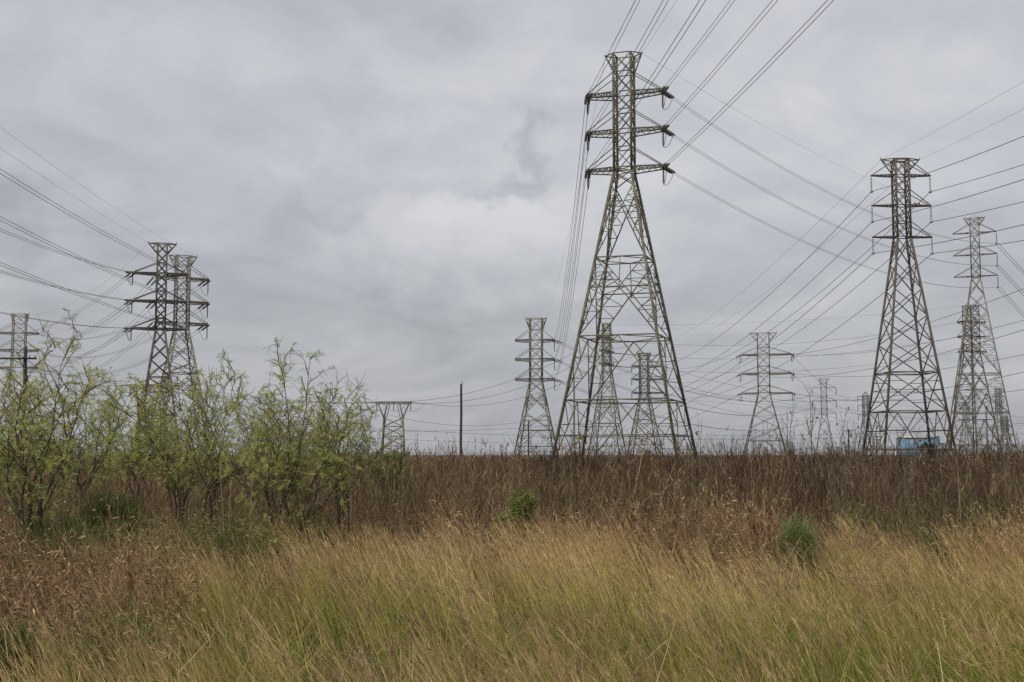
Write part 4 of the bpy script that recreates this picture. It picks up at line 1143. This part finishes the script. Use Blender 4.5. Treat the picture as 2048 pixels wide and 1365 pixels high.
def reed(label, px_, ytop, Y, lean):
    c = at(px_, ytop, Y); gz = float(ground_z(c[0], Y)); h = c[2] - gz
    root = empty('dry_reed', (c[0] - lean, Y, gz)); tag(root, label, 'reed', 'dry reed stalks')
    st, lf = MB(), Veg()
    C = smooth_path([(0, 0, 0), (lean * .35, 0, h * .5), (lean, 0, h)], 10); st.tube(C, np.linspace(.011, .004, len(C)), 5); st.build('stalk', plain('straw', (.30, .24, .14), .8, .2), root)
    P = C[[3, 4, 5, 6, 7, 8, 9]]; k = len(P); D = unit(rng.normal(0, .5, (k, 3)) + np.array([0, 0, .4]))
    diamonds(lf, P, D, unit(np.cross(D, [0, 0, 1.])), rng.uniform(.2, .4, k), np.full(k, .018), np.tile([[.28, .22, .13]], (k, 1))); lf.build('leaves', M_WEED, root)
reed('tall dry reed stalk in front of the fan-shaped shrub, leftmost of three', 440, 935, 18.5, -.12)
reed('dry reed stalk in front of the fan-shaped shrub, middle of three', 462, 962, 18.5, .03)
reed('dry reed stalk nearest the fan-shaped shrub stems', 505, 950, 18.8, .05)
reed('lone tall dry stalk rising at the weed edge on the right', 1916, 945, 20.5, -.03)

# ------------------------------------------------------------------ bare saplings with curled dead leaves
def bare_sapling(label, px_, ytop, Y, spread, nst, nb=7):
    c = at(px_, ytop, Y); h = c[2]
    root = empty('bare_sapling', (c[0], Y, 0.)); tag(root, label, 'sapling', 'bare saplings over the dead weeds')
    tk, lf = MB(), Veg(); LP = []
    for k in range(nst):
        tx = rng.uniform(-1, 1) * spread; ty = rng.uniform(-1, 1) * spread * .6; hh = h * (1 if k == 0 else rng.uniform(.68, .98))
        if k == 0: tx *= .4
        C = smooth_path([(0, 0, -.1), (tx * .25, ty * .25, hh * .4), (tx * .7, ty * .7, hh * .75), (tx + rng.normal(0, .1), ty, hh)], 12)
        tk.tube(C, np.linspace(.016, .004, len(C)) * (Y / 30), 5)
        for q in range(nb):
            f = rng.uniform(.35, .97) * (len(C) - 1.01); j = int(f); p = C[j]
            az = rng.random() * 6.28; ln = rng.uniform(.3, .9) * (1.2 - f / len(C))
            d = unit(np.array([math.cos(az) * .6, math.sin(az) * .6, rng.uniform(.3, 1)]))
            B = p + d * ln * np.linspace(0, 1, 5)[:, None] + np.array([0, 0, .15]) * np.linspace(0, 1, 5)[:, None]**2 + rng.normal(0, .015, (5, 3))
            tk.tube(B, np.linspace(.007, .0025, 5) * (Y / 30), 4, False)
            if rng.random() < .3: LP.append(B[-1 if rng.random() < .5 else 3])
    tk.build('stems', M_TWIG, root)
    if LP:
        P = np.repeat(np.array(LP), 3, 0); k = len(P); D = unit(rng.normal(0, .45, (k, 3)) + np.array([0, 0, -1.])); Nn = unit(np.cross(D, rng.normal(size=(k, 3))))
        diamonds(lf, P, D, Nn, rng.uniform(.06, .13, k), rng.uniform(.02, .04, k), np.tile([[.10, .065, .045]], (k, 1)) * rng.uniform(.6, 1.6, k)[:, None]); lf.build('dead_leaves', M_WEED, root)
for a in (('bare sapling with the tallest single whip, between the olive and slim distant towers', 1622, 770, 32, .35, 3),
          ('spreading bare sapling right beside the base of the olive tower', 1575, 800, 33, .7, 5),
          ('bare sapling with hanging dead leaves in front of the slim distant tower', 1668, 815, 30, .7, 6),
          ('bare twiggy sapling left of the transformer pole top', 1690, 842, 28, .5, 5),
          ('bare sapling crossing the left leg of the rusty tower', 1735, 825, 31, .6, 5),
          ('bare sapling under the middle of the rusty tower', 1812, 850, 31, .6, 5),
          ('low bare sapling between the legs of the tall pale tower', 1935, 868, 30, .5, 5),
          ('twiggy bare sapling at the right photo edge', 2030, 862, 28, .6, 6),
          ('bare sapling just right of the tallest tower base', 1392, 838, 33, .55, 4),
          ('low bare sapling between the tallest tower and the olive tower', 1432, 880, 30, .45, 5),
          ('low bare sapling in front of the end-on pale tower base', 1245, 868, 34, .5, 4),
          ('low bare sapling beside the base of the grey-green tower', 1010, 885, 34, .6, 4),
          ('bare leaning branch sapling by the leafy sprigs on the right', 1775, 905, 25, .8, 5)):
    bare_sapling(*a)

# ------------------------------------------------------------------ buildings and far industry
def blue_building():
    Z = 420; px = Z / F
    x0, x1 = at(1809, 900, Z)[0], at(1881, 900, Z)[0]; h = zat(876, Z); D = 9.0
    root = empty('blue_building', ((x0 + x1) / 2, Z, 0)); tag(root, 'light blue sheet-metal shed with a lower annex beyond the rusty tower', 'building')
    w = x1 - x0
    mb = MB(); mb.box((0, D / 2, h / 2), (w, D, h))
    for k in range(int(w / .6)): mb.box((-w / 2 + .3 + k * .6, -.03, h / 2), (.10, .055, h - .1))
    mb.build('wall', M_BLUE, root)
    mb = MB()
    V = [(-w/2-.2, -.25, h+.002), (w/2-1.9, -.25, h+.002), (w/2-1.9, D+.2, h+.002), (-w/2-.2, D+.2, h+.002), (-w/2-.2, D/2, h+.65), (w/2-1.9, D/2, h+.65)]
    mb.add(np.array(V), [[0, 1, 5, 4], [3, 4, 5, 2]], [[0, 4, 3], [1, 2, 5]]); mb.box((-.95, -.30, h + .06), (w - 1.7, .08, .22)); mb.build('roof', M_CREAM, root)
    mb = MB(); mb.box((w / 2 - 1.75, D / 2, h + .25), (3.3, D - .4, .62)); mb.box((w/2 - 3.2, -.11, h / 2), (.35, .10, h - .05)); mb.build('roof_hood', M_BLUED, root)
    for x in (-w * .18, -.02 * w): 
        q = MB(); q.tube([(x, -.12, .1), (x, -.12, h - .3), (x, -.02, h - .15)], .07, 6); q.build('downpipe', M_WHITE, root)
    q = MB(); q.box((-.06 * w, -.10, h - .75), (.9, .08, .7)); q.build('vent', plain('dark_blue_vent', (.10, .13, .18)), root)
    mb = MB(); ah = zat(887, Z); mb.box((w / 2 + .82, 2.6, ah / 2), (1.6, 5, ah)); mb.box((w / 2 - .35, -.6, ah / 2), (3.4, 1.1, ah - .01)); an = mb.build('annex', M_BLUE, root)
    q = MB(); q.box((w / 2 - .4, -.7, ah + .07), (2.6, 1.6, .12)); q.build('annex_roof', M_WHITE, an)
    q = MB(); q.box((w / 2 + .1, -1.17, ah * .5), (.12, .05, ah - .1)); q.build('corner_trim', M_WHITE, an)
blue_building()
def far_box(label, px0, px1, ytop, Z, mat, name='shed'):
    x0, x1 = at(px0, ytop, Z)[0], at(px1, ytop, Z)[0]; h = zat(ytop, Z); w = x1 - x0
    root = empty(name, ((x0 + x1) / 2, Z, 0)); tag(root, label, 'building')
    mb = MB(); mb.box((0, w * .4, h / 2), (w, w * .8, h)); mb.build('wall', mat, root)
    mb = MB(); V = [(-w*.52, -w*.02, h), (w*.52, -w*.02, h), (w*.52, w*.82, h), (-w*.52, w*.82, h), (-w*.52, w*.4, h + w*.1), (w*.52, w*.4, h + w*.1)]
    mb.add(np.array(V), [[0, 1, 5, 4], [3, 4, 5, 2]], [[0, 4, 3], [1, 2, 5]]); mb.build('roof', M_BLUED if mat is M_BLUE else M_CREAM, root)
far_box('small low blue shed beside the transformer pole', 1703, 1722, 905, 700, M_BLUE)
far_box('tiny blue-grey shed in the weeds just left of the grey-green tower', 1007, 1022, 912, 500, M_BLUED)
def far_column(label, px_, ytop, Z, wpx, n):
    c = at(px_, ytop, Z); px = Z / F; w = wpx * px
    root = empty('refinery_column', (c[0], Z, 0)); tag(root, label, 'industrial tower', 'hazy refinery columns on the horizon')
    for k in range(n):
        x = (k - (n - 1) / 2) * w / n; h = c[2] * (1 if k == 0 else rng.uniform(.72, .97)); r = w / n * .42
        mb = MB(); mb.tube([(x, 0, 0), (x, 0, h * .96), (x, 0, h * .99), (x, 0, h)], [r, r, r * .7, .1], 10); v_ = mb.build('vessel', M_REFIN, root, True)
        mb = MB()
        for z_ in np.linspace(.35, .95, 4) * h: mb.box((x, 0, z_), (r * 2.7, r * 2.7, .5))
        mb.build('platform', M_REFIN, v_)
    mb = MB()
    for z_ in np.linspace(.15, .6, 5) * c[2]: mb.beam((-w * .6, 0, z_), (w * .6, 0, z_), .8)
    for x in (-.6, -.2, .2, .6): mb.beam((x * w, 0, 0), (x * w, 0, c[2] * .6), .7)
    mb.build('pipe_rack', M_REFIN, root)
far_column('hazy cluster of tall refinery columns right of the olive tower base', 1579, 880, 2200, 17, 3)
far_column('hazy single refinery column between the legs of the olive tower', 1531, 894, 2300, 8, 1)
far_column('hazy refinery column behind the slim distant tower', 1658, 886, 2400, 7, 2)
far_column('low hazy refinery column right of the slim distant tower', 1676, 893, 2400, 6, 1)
far_column('hazy refinery column by the dome-topped tower', 1728, 892, 2400, 11, 2)
def flare():
    c = at(969, 911, 1500); root = empty('flare_stack', (c[0], 1500, 0)); tag(root, 'tiny red and white flare stack on the horizon right of the lone pole', 'flare stack')
    for k in range(4):
        h0, h1 = -6 + (c[2] + 6) * k / 4, -6 + (c[2] + 6) * (k + 1) / 4
        mb = MB(); mb.tube([(0, 0, max(h0, 0)), (0, 0, max(h1, .5))], 1.0, 8); mb.build('band', M_RED if k % 2 else M_WHITE, root)
    mb = MB(); mb.tube([(0, 0, c[2]), (0, 0, c[2] + 1), (.3, 0, c[2] + 2.2), (.6, 0, c[2] + 3.4)], [.9, 1.5, 1.2, .1], 8); mb.build('tip', plain('orange_tip', (.75, .35, .12)), root)
flare()
# fan palm in front of the blue building
def fan_palm():
    Z = 300; c = at(1859, 884, Z); h = c[2]; w = 44 * Z / F / 2
    root = empty('fan_palm', (c[0], Z, 0)); tag(root, 'dark green fan palm in front of the blue shed', 'palm tree')
    mb = MB(); mb.tube([(0, 0, -.1), (.05, 0, h * .35), (0, 0, h * .62)], [.22, .2, .18], 8); mb.build('trunk', M_BARK, root, True)
    lv = Veg()
    for k in range(46):
        az = rng.random() * 6.28; el = rng.uniform(-.5, 1.4); d = np.array([math.cos(az) * math.cos(el), math.sin(az) * math.cos(el), math.sin(el)])
        L_ = w * rng.uniform(.45, .65); p = np.array([0, 0, h * .62]) + d * L_ * np.array([1, 1, .75])
        s_ = unit(np.cross(d, [0, 0, 1.])); q = 12; a_ = np.linspace(-1.2, 1.2, q)[:, None]
        D = unit(d * np.cos(a_) + s_ * np.sin(a_) + np.array([0, 0, -.25]) + rng.normal(0, .05, (q, 3)))
        cc = np.array([[.030, .048, .018]]) * rng.uniform(.7, 1.9)
        diamonds(lv, np.tile(p, (q, 1)), D, unit(np.cross(D, d) + .01), np.full(q, w * .48), np.full(q, w * .075), np.tile(cc, (q, 1)))
        diamonds(lv, np.array([[0, 0, h * .62]]), d[None], s_[None], np.array([L_]), np.array([.06]), cc)
    lv.build('crown', M_LEAF, root)
fan_palm()
bushy('green_shrub', 'rounded dark green shrub right of the fan palm', 1880, 893, 290, 44, PAL_D * .7, 1500, 'shrub', lw=.22)

# ------------------------------------------------------------------ thin haze over the plain
hz_ = MB(); hz_.box((0, 1400, 30), (7000, 3600, 64))
hm_ = bpy.data.materials.new('haze'); hm_.use_nodes = True
ht = hm_.node_tree; ht.nodes.remove(ht.nodes['Principled BSDF'])
pv = N(ht, 'ShaderNodeVolumePrincipled'); pv.inputs['Color'].default_value = (.86, .90, .97, 1); pv.inputs['Density'].default_value = 0.00006
L(ht, pv.outputs[0], ht.nodes['Material Output'].inputs['Volume'])
tag(hz_.build('haze', hm_), 'thin pale haze over the plain', 'haze', kind='stuff')
